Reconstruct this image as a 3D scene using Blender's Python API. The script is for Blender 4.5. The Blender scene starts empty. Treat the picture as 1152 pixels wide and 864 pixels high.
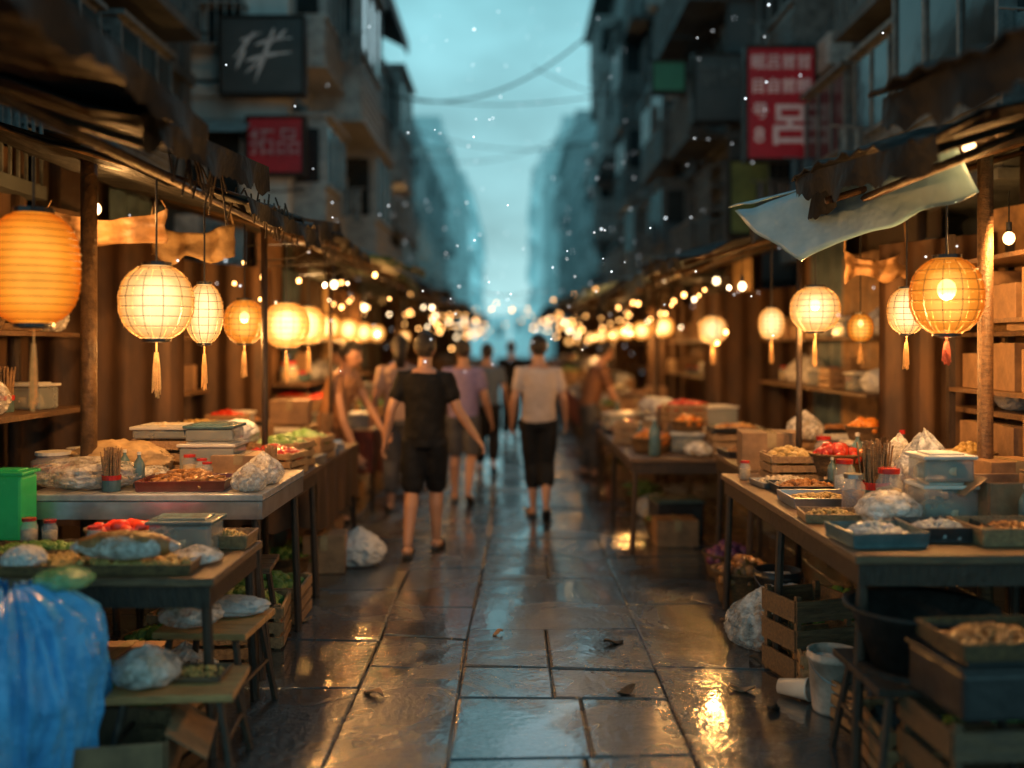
import bpy, bmesh, math, random, time
from mathutils import Vector, Matrix, noise
R=random.Random(7); PI=math.pi; T0=time.time()
SC=bpy.context.scene; C=SC.collection
F=1100.; HZ=390.; CX=576.; HC=1.62
def gx(px,Y): return (px-CX)/F*Y
def gz(py,Y): return HC-(py-HZ)/F*Y
def at(px,py,Y): return Vector((gx(px,Y),Y,gz(py,Y)))
ORD='zero first second third fourth fifth sixth seventh eighth ninth tenth eleventh twelfth thirteenth fourteenth fifteenth sixteenth seventeenth eighteenth nineteenth twentieth'.split()
# ---------------- materials
def M(name,c1,c2=None,rough=.6,metal=0,scale=6,bump=.2,r2=None,emit=None,es=0,alpha=1,a2=None,stretch=(1,1,1),var=.15,spec=.5):
    m=bpy.data.materials.new(name); m.use_nodes=True; nt=m.node_tree; N=nt.nodes; L=nt.links
    p=N['Principled BSDF']; c2=c2 or tuple(x*.55 for x in c1); r2=rough*.7 if r2 is None else r2
    tc=N.new('ShaderNodeTexCoord'); mp=N.new('ShaderNodeMapping'); mp.inputs['Scale'].default_value=stretch
    L.new(tc.outputs['Object'],mp.inputs['Vector'])
    n=N.new('ShaderNodeTexNoise'); n.inputs['Scale'].default_value=scale; n.inputs['Detail'].default_value=3.5; n.inputs['Roughness'].default_value=.65
    L.new(mp.outputs[0],n.inputs['Vector'])
    cr=N.new('ShaderNodeValToRGB'); cr.color_ramp.elements[0].position=.34; cr.color_ramp.elements[1].position=.66
    L.new(n.outputs[0],cr.inputs[0])
    mx=N.new('ShaderNodeMixRGB'); mx.inputs[1].default_value=(*c1,1); mx.inputs[2].default_value=(*c2,1); L.new(cr.outputs[0],mx.inputs[0])
    oi=N.new('ShaderNodeObjectInfo'); mr=N.new('ShaderNodeMapRange'); mr.inputs[3].default_value=1-var; mr.inputs[4].default_value=1+var
    L.new(oi.outputs['Random'],mr.inputs[0])
    ml=N.new('ShaderNodeMixRGB'); ml.blend_type='MULTIPLY'; ml.inputs[0].default_value=1; L.new(mx.outputs[0],ml.inputs[1]); L.new(mr.outputs[0],ml.inputs[2])
    L.new(ml.outputs[0],p.inputs['Base Color'])
    rr=N.new('ShaderNodeMapRange'); rr.inputs[3].default_value=rough; rr.inputs[4].default_value=r2; L.new(n.outputs[0],rr.inputs[0]); L.new(rr.outputs[0],p.inputs['Roughness'])
    p.inputs['Metallic'].default_value=metal; p.inputs['Specular IOR Level'].default_value=spec
    if bump:
        n2=N.new('ShaderNodeTexNoise'); n2.inputs['Scale'].default_value=scale*3.3; n2.inputs['Detail'].default_value=2; L.new(mp.outputs[0],n2.inputs['Vector'])
        b=N.new('ShaderNodeBump'); b.inputs['Strength'].default_value=bump; b.inputs['Distance'].default_value=.02; L.new(n2.outputs[0],b.inputs['Height']); L.new(b.outputs[0],p.inputs['Normal'])
    if emit: p.inputs['Emission Color'].default_value=(*emit,1); p.inputs['Emission Strength'].default_value=es
    if alpha<1:
        ar=N.new('ShaderNodeMapRange'); ar.inputs[1].default_value=.35; ar.inputs[2].default_value=.65; ar.inputs[3].default_value=alpha; ar.inputs[4].default_value=a2 or min(1,alpha*2.2)
        L.new(n.outputs[0],ar.inputs[0]); L.new(ar.outputs[0],p.inputs['Alpha'])
    return m
def lanternmat(name,hot,mid,edge,tr=.25):
    m=bpy.data.materials.new(name); m.use_nodes=True; nt=m.node_tree; N=nt.nodes; L=nt.links
    N.remove(N['Principled BSDF']); out=[x for x in N if x.type=='OUTPUT_MATERIAL'][0]
    lw=N.new('ShaderNodeLayerWeight'); lw.inputs[0].default_value=.5
    cr=N.new('ShaderNodeValToRGB'); e=cr.color_ramp.elements; e[0].position=.02; e[0].color=(*hot,1); e[1].position=.72; e[1].color=(*edge,1)
    q=e.new(.24); q.color=(*mid,1)
    L.new(lw.outputs['Facing'],cr.inputs[0])
    tc=N.new('ShaderNodeTexCoord'); n=N.new('ShaderNodeTexNoise'); n.inputs['Scale'].default_value=9; L.new(tc.outputs['Object'],n.inputs[0])
    mr=N.new('ShaderNodeMapRange'); mr.inputs[3].default_value=.7; mr.inputs[4].default_value=1.3; L.new(n.outputs[0],mr.inputs[0])
    em=N.new('ShaderNodeEmission'); L.new(cr.outputs[0],em.inputs[0]); L.new(mr.outputs[0],em.inputs[1])
    t=N.new('ShaderNodeBsdfTransparent'); t.inputs[0].default_value=(1,.8,.5,1)
    mx=N.new('ShaderNodeMixShader'); mx.inputs[0].default_value=tr; L.new(em.outputs[0],mx.inputs[1]); L.new(t.outputs[0],mx.inputs[2]); L.new(mx.outputs[0],out.inputs[0])
    return m
def slabmat():
    m=M('wet_stone',(.016,.021,.026),(.036,.042,.046),rough=.4,scale=3,bump=0)
    nt=m.node_tree; N=nt.nodes; L=nt.links; p=N['Principled BSDF']
    tc=N.new('ShaderNodeTexCoord')
    a=N.new('ShaderNodeAttribute'); a.attribute_name='tint'
    src=p.inputs['Base Color'].links[0].from_socket
    ml=N.new('ShaderNodeMixRGB'); ml.blend_type='MULTIPLY'; ml.inputs[0].default_value=1; L.new(src,ml.inputs[1]); L.new(a.outputs['Color'],ml.inputs[2]); L.new(ml.outputs[0],p.inputs['Base Color'])
    n=N.new('ShaderNodeTexNoise'); n.inputs['Scale'].default_value=1.4; n.inputs['Detail'].default_value=5; n.inputs['Roughness'].default_value=.62; n.inputs['Distortion'].default_value=.8; L.new(tc.outputs['Object'],n.inputs[0])
    def mapr(src,a0,a1,b0,b1):
        r=N.new('ShaderNodeMapRange'); r.inputs[1].default_value=a0; r.inputs[2].default_value=a1; r.inputs[3].default_value=b0; r.inputs[4].default_value=b1; L.new(src,r.inputs[0]); return r.outputs[0]
    L.new(mapr(n.outputs[0],.42,.62,.12,.38),p.inputs['Roughness'])
    hs=[]
    for s,w in ((6,1.),(30,.55),(110,.4)):
        q=N.new('ShaderNodeTexNoise'); q.inputs['Scale'].default_value=s; q.inputs['Detail'].default_value=3; L.new(tc.outputs['Object'],q.inputs[0])
        k=N.new('ShaderNodeMath'); k.operation='MULTIPLY'; k.inputs[1].default_value=w; L.new(q.outputs[0],k.inputs[0]); hs.append(k)
    s1=N.new('ShaderNodeMath'); L.new(hs[0].outputs[0],s1.inputs[0]); L.new(hs[1].outputs[0],s1.inputs[1])
    s2=N.new('ShaderNodeMath'); L.new(s1.outputs[0],s2.inputs[0]); L.new(hs[2].outputs[0],s2.inputs[1])
    b=N.new('ShaderNodeBump'); b.inputs['Distance'].default_value=.016; L.new(mapr(n.outputs[0],.42,.62,.35,1.),b.inputs['Strength']); L.new(s2.outputs[0],b.inputs['Height']); L.new(b.outputs[0],p.inputs['Normal'])
    # film of water lying over the stone
    L.new(mapr(n.outputs[0],.45,.66,1.,.35),p.inputs['Coat Weight']); L.new(mapr(n.outputs[0],.42,.62,.05,.2),p.inputs['Coat Roughness']); p.inputs['Coat IOR'].default_value=1.45
    b2=N.new('ShaderNodeBump'); b2.inputs['Distance'].default_value=.010; L.new(mapr(n.outputs[0],.42,.62,.12,.7),b2.inputs['Strength']); L.new(s1.outputs[0],b2.inputs['Height']); L.new(b2.outputs[0],p.inputs['Coat Normal'])
    p.inputs['Specular IOR Level'].default_value=.8
    return m
# ---------------- mesh builder
def _ico(sub):
    bm=bmesh.new(); bmesh.ops.create_icosphere(bm,subdivisions=sub,radius=1); bm.verts.index_update()
    r=([v.co.copy() for v in bm.verts],[tuple(v.index for v in f.verts) for f in bm.faces]); bm.free(); return r
ICO={k:_ico(k) for k in (1,2,3,4,5)}
def frame(d,ref=None):
    ref=ref or (Vector((0,1,0)) if abs(d.y)<.9*d.length else Vector((0,0,1)))
    u=d.cross(ref).normalized(); v=d.cross(u).normalized(); return u,v
CUBE=[(-.5,-.5,-.5),(.5,-.5,-.5),(.5,.5,-.5),(-.5,.5,-.5),(-.5,-.5,.5),(.5,-.5,.5),(.5,.5,.5),(-.5,.5,.5)]
CUBF=[(3,2,1,0),(4,5,6,7),(0,1,5,4),(1,2,6,5),(2,3,7,6),(3,0,4,7)]
class MB:
    def __init__(s): s.v=[]; s.f=[]
    def box(s,x0,x1,y0,y1,z0,z1): return s.cbox(((x0+x1)/2,(y0+y1)/2,(z0+z1)/2),(abs(x1-x0),abs(y1-y0),abs(z1-z0)))
    def cbox(s,c,sz,rz=0,rx=0,ry=0):
        o=len(s.v)
        if rz or rx or ry:
            m=Matrix.Translation(c)@Matrix.Rotation(rz,4,'Z')@Matrix.Rotation(ry,4,'Y')@Matrix.Rotation(rx,4,'X')@Matrix.Diagonal((*sz,1))
            s.v+=[m@Vector(p) for p in CUBE]
        else: s.v+=[(c[0]+p[0]*sz[0],c[1]+p[1]*sz[1],c[2]+p[2]*sz[2]) for p in CUBE]
        s.f+=[tuple(i+o for i in f) for f in CUBF]; return s
    def loft(s,rings,n=12,cap=True):
        o=len(s.v); cs=[(math.cos(2*PI*i/n),math.sin(2*PI*i/n)) for i in range(n)]
        for (c,u,v) in rings: s.v+=[c+u*a+v*b for a,b in cs]
        for k in range(len(rings)-1):
            q=o+k*n; s.f+=[(q+i,q+(i+1)%n,q+n+(i+1)%n,q+n+i) for i in range(n)]
        if cap: s.f.append(tuple(o+i for i in range(n-1,-1,-1))); q=o+(len(rings)-1)*n; s.f.append(tuple(q+i for i in range(n)))
        return s
    def tube(s,pts,r,n=8):
        pts=[Vector(p) for p in pts]; rg=[]
        for i,p in enumerate(pts):
            u,v=frame(pts[min(i+1,len(pts)-1)]-pts[max(i-1,0)])
            k=(r if not isinstance(r,(list,tuple)) else r[i]); rg.append((p,u*k,v*k))
        return s.loft(rg,n)
    def lathe(s,prof,n=24,c=(0,0,0),fn=None):
        o=len(s.v)
        for (r,z) in prof:
            for i in range(n):
                a=2*PI*i/n; q=r if not fn else r*fn(a,z); s.v.append((c[0]+q*math.cos(a),c[1]+q*math.sin(a),c[2]+z))
        for k in range(len(prof)-1):
            q=o+k*n; s.f+=[(q+i,q+(i+1)%n,q+n+(i+1)%n,q+n+i) for i in range(n)]
        return s
    def ico(s,sub,fn):
        o=len(s.v); V,Fc=ICO[sub]; s.v+=[fn(p) for p in V]; s.f+=[(a+o,b+o,c+o) for a,b,c in Fc]; return s
    def blob(s,c,r,sc=(1,1,1),sub=1,nz=0,rz=0,seed=0):
        cr,sr=math.cos(rz),math.sin(rz); sd=Vector((seed,seed*2.1,0))
        def f(p):
            k=r*(1+nz*noise.noise(p*1.7+sd)) if nz else r
            x,y,z=p.x*k*sc[0],p.y*k*sc[1],p.z*k*sc[2]; return (c[0]+x*cr-y*sr,c[1]+x*sr+y*cr,c[2]+z)
        return s.ico(sub,f)
    def poly(s,pts): o=len(s.v); s.v+=list(pts); s.f.append(tuple(range(o,o+len(pts)))); return s
    def grid(s,fn,nu,nv):
        o=len(s.v); m=nv+1
        s.v+=[fn(i/nu,j/nv) for i in range(nu+1) for j in range(m)]
        s.f+=[(o+i*m+j,o+(i+1)*m+j,o+(i+1)*m+j+1,o+i*m+j+1) for i in range(nu) for j in range(nv)]; return s
    def build(s,name,mat,parent=None,smooth=False,bev=0,solid=0,world=True):
        me=bpy.data.meshes.new(name); off=Vector((0,0,0)); q=parent
        while q and world: off+=q.location; q=q.parent
        me.from_pydata([(p[0]-off.x,p[1]-off.y,p[2]-off.z) for p in s.v],[],s.f); me.materials.append(mat)
        if smooth: me.polygons.foreach_set('use_smooth',[True]*len(me.polygons))
        o=bpy.data.objects.new(name,me); C.objects.link(o); o.parent=parent
        if solid: m=o.modifiers.new('s','SOLIDIFY'); m.thickness=solid
        if bev: m=o.modifiers.new('b','BEVEL'); m.width=bev; m.segments=2; m.limit_method='ANGLE'
        return o
def thing(name,label,cat,loc=(0,0,0),rz=0,group=None):
    o=bpy.data.objects.new(name,None); C.objects.link(o); o.location=loc; o.rotation_euler=(0,0,rz); o.empty_display_size=.05
    o['label']=label; o['category']=cat
    if group: o['group']=group
    return o
def tag(o,label,cat,group=None,kind=None):
    o['label']=label
    if cat: o['category']=cat
    if group: o['group']=group
    if kind: o['kind']=kind
    return o
KC={}
def kidsof(o):
    if o.name not in KC: KC[o.name]=[(c,list(c.children)) for c in o.children]
    return KC[o.name]
def dup(root,loc,rz=0,label=None,group=None,sc=1):
    r=root.copy(); C.objects.link(r); r.location=loc; r.rotation_euler=(0,0,rz); r.scale=(sc,)*3 if isinstance(sc,(int,float)) else sc
    if label: r['label']=label
    if group: r['group']=group
    for ch,gs in kidsof(root):
        c=ch.copy(); C.objects.link(c); c.parent=r
        for g in gs: d=g.copy(); C.objects.link(d); d.parent=c
    return r
def ridge(p): return 1-2*abs(noise.noise(p))
# palette
stone=slabmat()
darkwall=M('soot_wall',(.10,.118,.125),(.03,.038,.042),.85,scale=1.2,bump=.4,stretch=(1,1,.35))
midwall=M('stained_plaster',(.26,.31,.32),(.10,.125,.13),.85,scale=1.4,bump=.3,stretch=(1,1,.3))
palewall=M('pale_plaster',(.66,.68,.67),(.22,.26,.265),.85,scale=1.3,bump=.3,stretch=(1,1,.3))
HAZE_GLOW=(.25,.62,.68)  # distance haze painted as teal emission and paler colour in the far materials
far1=M('hazy_plaster',(.32,.43,.45),(.2,.28,.3),.9,scale=1,bump=.2,stretch=(1,1,.4),emit=HAZE_GLOW,es=.05)
far2=M('misty_plaster',(.45,.6,.62),(.34,.47,.49),.9,scale=.7,bump=.1,stretch=(1,1,.4),emit=HAZE_GLOW,es=.17)
far3=M('fog_plaster',(.6,.74,.76),(.5,.64,.66),.9,scale=.5,bump=0,emit=HAZE_GLOW,es=.42)
frN=M('old_frame',(.17,.19,.195),(.06,.07,.072),.6,scale=8)
frP=M('pale_frame',(.45,.47,.47),(.22,.24,.24),.6,scale=8)
frF=M('hazy_frame',(.40,.52,.54),(.25,.34,.36),.7,emit=HAZE_GLOW,es=.06)
frG=M('misty_frame',(.45,.6,.62),(.35,.46,.48),.7,emit=HAZE_GLOW,es=.19)
glassD=M('dark_glass',(.012,.018,.02),(.03,.04,.045),.12,scale=2,bump=.05)
glassF=M('hazy_glass',(.08,.13,.15),(.14,.21,.23),.4,scale=2,bump=0,emit=HAZE_GLOW,es=.03)
glassG=M('misty_glass',(.22,.33,.35),(.28,.4,.42),.5,scale=2,bump=0,emit=HAZE_GLOW,es=.13)
rustm=M('rusty_metal',(.035,.03,.027),(.018,.017,.016),.6,metal=0,scale=10,bump=.4,spec=.2)
steel=M('galvanised_steel',(.45,.46,.46),(.28,.28,.28),.35,metal=.8,scale=5,bump=.08)
wood=M('worn_wood',(.21,.115,.055),(.08,.045,.025),.5,scale=7,bump=.5,stretch=(1,9,9),r2=.3)
woodx=M('dark_wood',(.06,.036,.022),(.03,.018,.012),.6,scale=7,bump=.5,stretch=(7,7,1))
woodL=M('pale_wood',(.42,.25,.115),(.22,.125,.06),.55,scale=8,bump=.4,stretch=(6,1,6))
woodO=M('orange_plank',(.62,.32,.11),(.36,.17,.06),.5,scale=7,bump=.5,stretch=(1,8,8),r2=.35)  # wood tinted more orange to stand in for warm lantern light
bamb=M('bamboo',(.12,.07,.034),(.05,.03,.017),.5,scale=12,bump=.3,spec=.2)
tarpD=M('sooty_tarp',(.009,.010,.011),(.018,.018,.018),.7,scale=4,bump=.6,spec=.12)
tarpB=M('blue_tarp',(.33,.55,.68),(.20,.38,.50),.4,scale=3,bump=.35)
tarpG=M('green_tarp',(.02,.08,.05),(.012,.04,.03),.6,scale=5,bump=.5,spec=.2)
tarpY=M('tan_canvas',(.36,.20,.08),(.13,.07,.033),.7,scale=5,bump=.5)
tarpG2=M('slate_tarp',(.08,.125,.155),(.035,.055,.07),.5,scale=5,bump=.5,spec=.25)
straw=M('straw',(.05,.033,.018),(.02,.014,.008),.8,scale=30,bump=.4)
cloth=M('brown_drape',(.14,.07,.03),(.045,.024,.014),.85,scale=4,bump=.3,stretch=(1,1,.35))
clothR=M('red_drape',(.2,.035,.02),(.08,.016,.012),.85,scale=9,bump=.3)
clothC=M('cream_cloth',(.5,.34,.16),(.26,.16,.075),.8,scale=9,bump=.3)
clothP=M('patterned_cloth',(.3,.17,.09),(.05,.03,.03),.8,scale=24,bump=.3)
ttop=M('laminate_top',(.42,.41,.39),(.24,.23,.22),.28,scale=9,bump=.1,r2=.15)
card=M('cardboard',(.35,.2,.1),(.2,.115,.06),.8,scale=9,bump=.15)
tapem=M('packing_tape',(.45,.33,.18),None,.25)
film=M('clear_film',(.6,.57,.52),(.85,.82,.78),.2,scale=16,bump=.9,alpha=.25,a2=.85,r2=.1)
filmW=M('white_film',(.78,.77,.75),(.5,.5,.5),.3,scale=12,bump=.8,alpha=.75,a2=1)
filmG=M('green_film',(.12,.42,.16),(.3,.6,.3),.25,scale=14,bump=.8,alpha=.35,a2=.8)
blueb=M('blue_bag_film',(.10,.42,.78),(.05,.26,.56),.26,scale=5,bump=.9,r2=.12,var=0,emit=(.03,.18,.38),es=.07)  # faint blue emission brightens the bag beyond the light it receives
tub=M('clear_tub',(.5,.53,.5),(.3,.34,.33),.15,scale=6,bump=.1,alpha=.4,a2=.6)
tubT=M('teal_tub',(.10,.17,.18),(.05,.10,.11),.3,scale=8,bump=.2)
lidW=M('white_lid',(.7,.67,.6),(.5,.47,.42),.35,scale=5,bump=.1)
redp=M('red_plastic',(.6,.03,.02),(.3,.02,.015),.3,scale=5,bump=.1)
greenp=M('green_plastic',(.04,.45,.12),(.02,.26,.07),.3,scale=5,bump=.1,alpha=.7,a2=.9,emit=(.02,.4,.1),es=.10)  # faint green emission put into the plastic, which is no lamp
wick=M('wicker',(.32,.18,.07),(.12,.065,.03),.65,scale=42,bump=1.,stretch=(1,1,2))
blackp=M('black_plastic',(.02,.02,.021),(.035,.035,.036),.35,scale=9,bump=.2)
glassJ=M('jar_glass',(.8,.8,.78),None,.05,scale=4,bump=0,alpha=.25,a2=.4)
heaps={'orange':M('orange_fruit',(.8,.28,.03),(.6,.16,.02),.4,bump=.2),'green':M('leafy_greens',(.09,.2,.035),(.17,.27,.06),.5,bump=.6,scale=20),
 'brown':M('fried_snacks',(.45,.19,.05),(.2,.08,.025),.3,bump=.5,scale=24),'red':M('red_tomato',(.6,.03,.015),(.45,.05,.015),.2,bump=.05),
 'gold':M('dried_goods',(.62,.40,.12),(.32,.2,.06),.5,bump=.5,scale=30),'pale':M('pale_dumplings',(.65,.54,.38),(.45,.34,.22),.45,bump=.3,scale=18),
 'crystal':M('sugar_crystal',(.6,.64,.64),(.3,.34,.36),.12,bump=.5,scale=40),'purple':M('purple_produce',(.14,.03,.08),(.2,.05,.1),.4,bump=.2)}
skin=M('skin',(.48,.26,.17),(.42,.22,.14),.5,scale=5,bump=.08,var=.05); hairm=M('black_hair',(.012,.01,.009),(.03,.025,.022),.45,scale=60,bump=.7,stretch=(1,1,.3),var=0)
cord=M('black_cable',(.012,.012,.013),None,.5,bump=0); red=M('tassel_thread',(.5,.09,.03),(.3,.05,.02),.8,scale=30)
gold=M('tassel_gold',(.75,.42,.15),(.5,.26,.08),.7,scale=30,emit=(.6,.25,.05),es=.25)  # gold thread given a warm glow of its own
signred=M('faded_red_sign',(.30,.012,.022),(.19,.008,.014),.5,scale=5,bump=.1,emit=(.5,.01,.025),es=.07); signw=M('sign_letter',(.6,.5,.5),(.42,.3,.3),.6,emit=(.7,.45,.45),es=.08)  # sign red and letters brightened by a little added emission
signr2=M('dim_red_sign',(.34,.014,.022),(.18,.01,.014),.6,scale=5,bump=.1,emit=(.5,.01,.02),es=.05); signw2=M('worn_letter',(.45,.33,.34),(.36,.1,.12),.6,scale=10)  # red panel lifted with faint emission in its colour
signd=M('charcoal_sign',(.045,.055,.06),(.07,.08,.085),.5,scale=3); signg=M('green_sign',(.03,.16,.09),(.02,.1,.06),.5,scale=3,emit=(.05,.3,.15),es=.03)  # green sign face carries faint added emission
signy=M('olive_panel',(.24,.28,.08),(.12,.15,.05),.6,scale=3)
LM_soft=lanternmat('orange_lantern_paper',(1.25,.45,.05),(1.08,.31,.022),(.75,.13,.006),.03)
LM_hot=lanternmat('cream_lantern_paper',(2.4,1.55,.72),(1.45,.8,.28),(.95,.34,.06),.3)
LM_mid=lanternmat('amber_lantern_paper',(2.0,.85,.16),(1.1,.36,.035),(.7,.14,.008),.35)
LM_far=lanternmat('warm_lantern_paper',(4.5,2.6,1.0),(2.2,.95,.2),(1.1,.3,.03),.3)
LM_bulb=lanternmat('bulb_glass',(12,8,4),(10,6,3),(5,2.8,1.2),.5)
corem=M('lamp_core',(1,.8,.6),None,.5,bump=0,emit=(1,.75,.4),es=6,var=0)
bulbm=M('bulb_glow',(1,.7,.4),None,.5,bump=0,emit=(1,.46,.13),es=13,var=.5); bulbw=M('bulb_glow_cool',(1,.9,.8),None,.5,bump=0,emit=(1,.72,.42),es=11,var=.5)
# ---------------- people (built first, the scene is still small)
def loft_bm(bm,rings,n=12):
    prev=None; first=None
    for (c,u,v) in rings:
        cur=[bm.verts.new(c+u*math.cos(2*PI*i/n)+v*math.sin(2*PI*i/n)) for i in range(n)]
        if prev:
            for i in range(n): bm.faces.new((prev[i],prev[(i+1)%n],cur[(i+1)%n],cur[i]))
        else: first=cur
        prev=cur
    bm.faces.new(list(reversed(first))); bm.faces.new(prev)
def limbr(bm,pts,rads,n=12,fl=1.,ref=None):
    pts=[Vector(p) for p in pts]; rg=[]; d0=(pts[1]-pts[0]).normalized(); d1=(pts[-1]-pts[-2]).normalized()
    u,v=frame(d0,ref); rg.append((pts[0]-d0*rads[0]*.8,u*rads[0]*.45*fl,v*rads[0]*.45))
    for i,p in enumerate(pts):
        d=(pts[min(i+1,len(pts)-1)]-pts[max(i-1,0)]); u,v=frame(d,ref); rg.append((p,u*rads[i]*fl,v*rads[i]))
    u,v=frame(d1,ref); rg.append((pts[-1]+d1*rads[-1]*.8,u*rads[-1]*.45*fl,v*rads[-1]*.45)); loft_bm(bm,rg,n)
def remesh(name,bm,vox,mat,parent,it=4):
    bmesh.ops.recalc_face_normals(bm,faces=bm.faces)
    me=bpy.data.meshes.new('tmp'); bm.to_mesh(me); bm.free(); t=bpy.data.objects.new('tmp',me); C.objects.link(t)
    m=t.modifiers.new('r','REMESH'); m.mode='VOXEL'; m.voxel_size=vox; m.use_smooth_shade=True
    s=t.modifiers.new('s','SMOOTH'); s.factor=.5; s.iterations=it
    me2=bpy.data.meshes.new_from_object(t.evaluated_get(bpy.context.evaluated_depsgraph_get())); bpy.data.objects.remove(t)
    me2.materials.clear(); me2.materials.append(mat)
    o=bpy.data.objects.new(name,me2); C.objects.link(o); o.parent=parent; return o
TOR=[(.84,.13,.10),(.90,.155,.112),(.97,.15,.108),(1.06,.136,.098),(1.16,.142,.102),(1.27,.163,.11),(1.36,.168,.105),(1.415,.13,.085),(1.455,.07,.062)]
def person(label,loc,rz,pose,shirt,pants,plen,vox=.0075,sc=1,lean=0,hair='short',sleeve=.55,turn=0):
    root=thing('person',label,'person'); H0=Vector((0,0,.93)); Lm=Matrix.Translation(H0)@Matrix.Rotation(-lean,4,'X')@Matrix.Translation(-H0)
    def T(p): return Lm@Vector(p)
    def TV(p): return (Lm.to_3x3()@Vector(p))
    def torso(bm,z0,z1,g):
        rg=[]
        for (z,rx,ry) in TOR:
            if z0-.03<=z<=z1:
                q=g*(.55 if z<1.0 else 1); up=min(1,max(0,(z-.86)/.1)); c=Vector((0,0,z)).lerp(T((0,0,z)),up); rg.append((c,Vector((rx+q,0,0)),TV((0,ry+q,0)) if up>.5 else Vector((0,ry+q,0))))
        loft_bm(bm,rg,20)
    bm=bmesh.new(); torso(bm,.8,1.5,0)
    limbr(bm,[T((0,-.005,1.42)),T((0,.01,1.54))],[.058,.052])
    hm=Lm@Matrix.Translation((0,.02,1.615))@Matrix.Rotation(turn,4,'Z')
    bmesh.ops.create_icosphere(bm,subdivisions=3,radius=1,matrix=hm@Matrix.Diagonal((.074,.092,.108,1)))
    bmesh.ops.create_icosphere(bm,subdivisions=2,radius=1,matrix=hm@Matrix.Translation((0,.03,-.055))@Matrix.Diagonal((.053,.058,.06,1)))
    for s in (-1,1): bmesh.ops.create_icosphere(bm,subdivisions=2,radius=1,matrix=hm@Matrix.Translation((s*.076,-.002,-.01))@Matrix.Diagonal((.011,.02,.032,1)))
    limbr(bm,[hm@Vector((0,.088,.01)),hm@Vector((0,.108,-.022))],[.009,.015],8)
    limbr(bm,[hm@Vector((-.018,.088,-.052)),hm@Vector((.018,.088,-.052))],[.007,.007],8)
    arms=[]
    for s,k in ((-1,'L'),(1,'R')):
        sh=T((s*.165,0,1.385)); el=T(pose['el'+k]); wr=T(pose['wr'+k]); arms.append((s,sh,el,wr))
        limbr(bm,[T((s*.1,0,1.385)),sh,sh.lerp(el,.5),el],[.05,.056,.046,.038]); limbr(bm,[el,el.lerp(wr,.3),wr],[.038,.039,.026])
        d=(wr-el).normalized(); side=Vector((0,1,0))-d*d.y; side.normalize(); nrm=d.cross(side)
        pe=wr+d*.085; rg=[(wr-d*.01,side*.024,nrm*.02),(wr+d*.03,side*.036,nrm*.016),(wr+d*.07,side*.041,nrm*.014),(pe+d*.01,side*.038,nrm*.012)]; loft_bm(bm,rg,12)
        inn=nrm*(-s if nrm.x>0 else s)
        for q,(o_,ln) in enumerate(((.03,.072),(.01,.08),(-.01,.075),(-.03,.06))):
            a=pe+side*o_-d*.01; b1=a+d*ln*.5+inn*.008+side*o_*.1; c1=b1+d*ln*.35+inn*.022; limbr(bm,[a,b1,c1],[.0095,.009,.0078],8)
        limbr(bm,[wr+d*.03+side*.03,wr+d*.06+side*.055+inn*.01,wr+d*.085+side*.06+inn*.02],[.012,.0105,.009],8)
    legs=[]
    for s,k in ((-1,'L'),(1,'R')):
        hp=Vector((s*.088,0,.9)); kn=Vector(pose['kn'+k]); an=Vector(pose['an'+k]); legs.append((hp,kn,an))
        limbr(bm,[hp,hp.lerp(kn,.45),kn],[.088,.077,.052]); bk=Vector((0,-.018,0)); limbr(bm,[kn,kn.lerp(an,.3)+bk,kn.lerp(an,.65)+bk*.5,an],[.052,.056,.044,.034])
        fa=pose.get('ft'+k,0); fd=Vector((s*.12,math.cos(fa),-math.sin(fa))).normalized(); limbr(bm,[an+Vector((0,-.03,-.045)),an+fd*.07+Vector((0,0,-.055)),an+fd*.15+Vector((0,0,-.065))],[.032,.032,.022],12,1.25)
    remesh('body',bm,vox,skin,root)
    def ruffle(o,a,b_):
        for v in o.data.vertices:
            v.co+=v.normal*(a*noise.noise(Vector((v.co.x*7,v.co.y*7,v.co.z*4)))+b_*noise.noise(v.co*17))
    bm=bmesh.new(); torso(bm,.88,1.43,.024)
    for s,sh,el,wr in arms: limbr(bm,[T((s*.09,0,1.375)),sh,sh.lerp(el,min(1,sleeve*1.15))],[.062,.074,.062])
    ruffle(remesh('shirt',bm,.013,shirt,root,3),.012,.008)
    bm=bmesh.new(); torso(bm,.82,.99,.016)
    for hp,kn,an in legs:
        if plen<=1: e=hp.lerp(kn,plen); limbr(bm,[hp,hp.lerp(e,.5),e],[.1,.098,.086])
        else: e=kn.lerp(an,plen-1); limbr(bm,[hp,hp.lerp(kn,.5),kn,kn.lerp(e,.5)+Vector((0,-.012,0)),e],[.102,.098,.084,.084,.074])
    ruffle(remesh('shorts' if plen<=1.1 else 'trousers',bm,.013,pants,root,3),.008,.004)
    b=MB()
    def hf(n):
        f=1.0+.07*noise.noise(n*5)+.05*noise.noise(n*14)
        p=Vector((n.x*.084*f,n.y*.102*f-.008,n.z*.116*f+.01))
        if n.y>.25 and n.z<.45: p*=.8
        elif n.z<-.35: p=Vector((p.x*.86,p.y*.93,max(p.z,-.075)))
        return hm@p
    b.ico(4,hf); b.build('hair',hairm,root,smooth=True)
    for s in (-1,1): b=MB(); b.blob(hm@Vector((s*.03,.08,.0)),.012,(1,1,1),2); b.build('eye',blackp,root,smooth=True)
    if hair=='long': b=MB(); b.tube([hm@Vector((0,-.06,.03)),hm@Vector((0,-.1,-.08)),hm@Vector((0,-.1,-.2))],[.06,.07,.04],12); b.build('ponytail',hairm,root,smooth=True)
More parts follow.
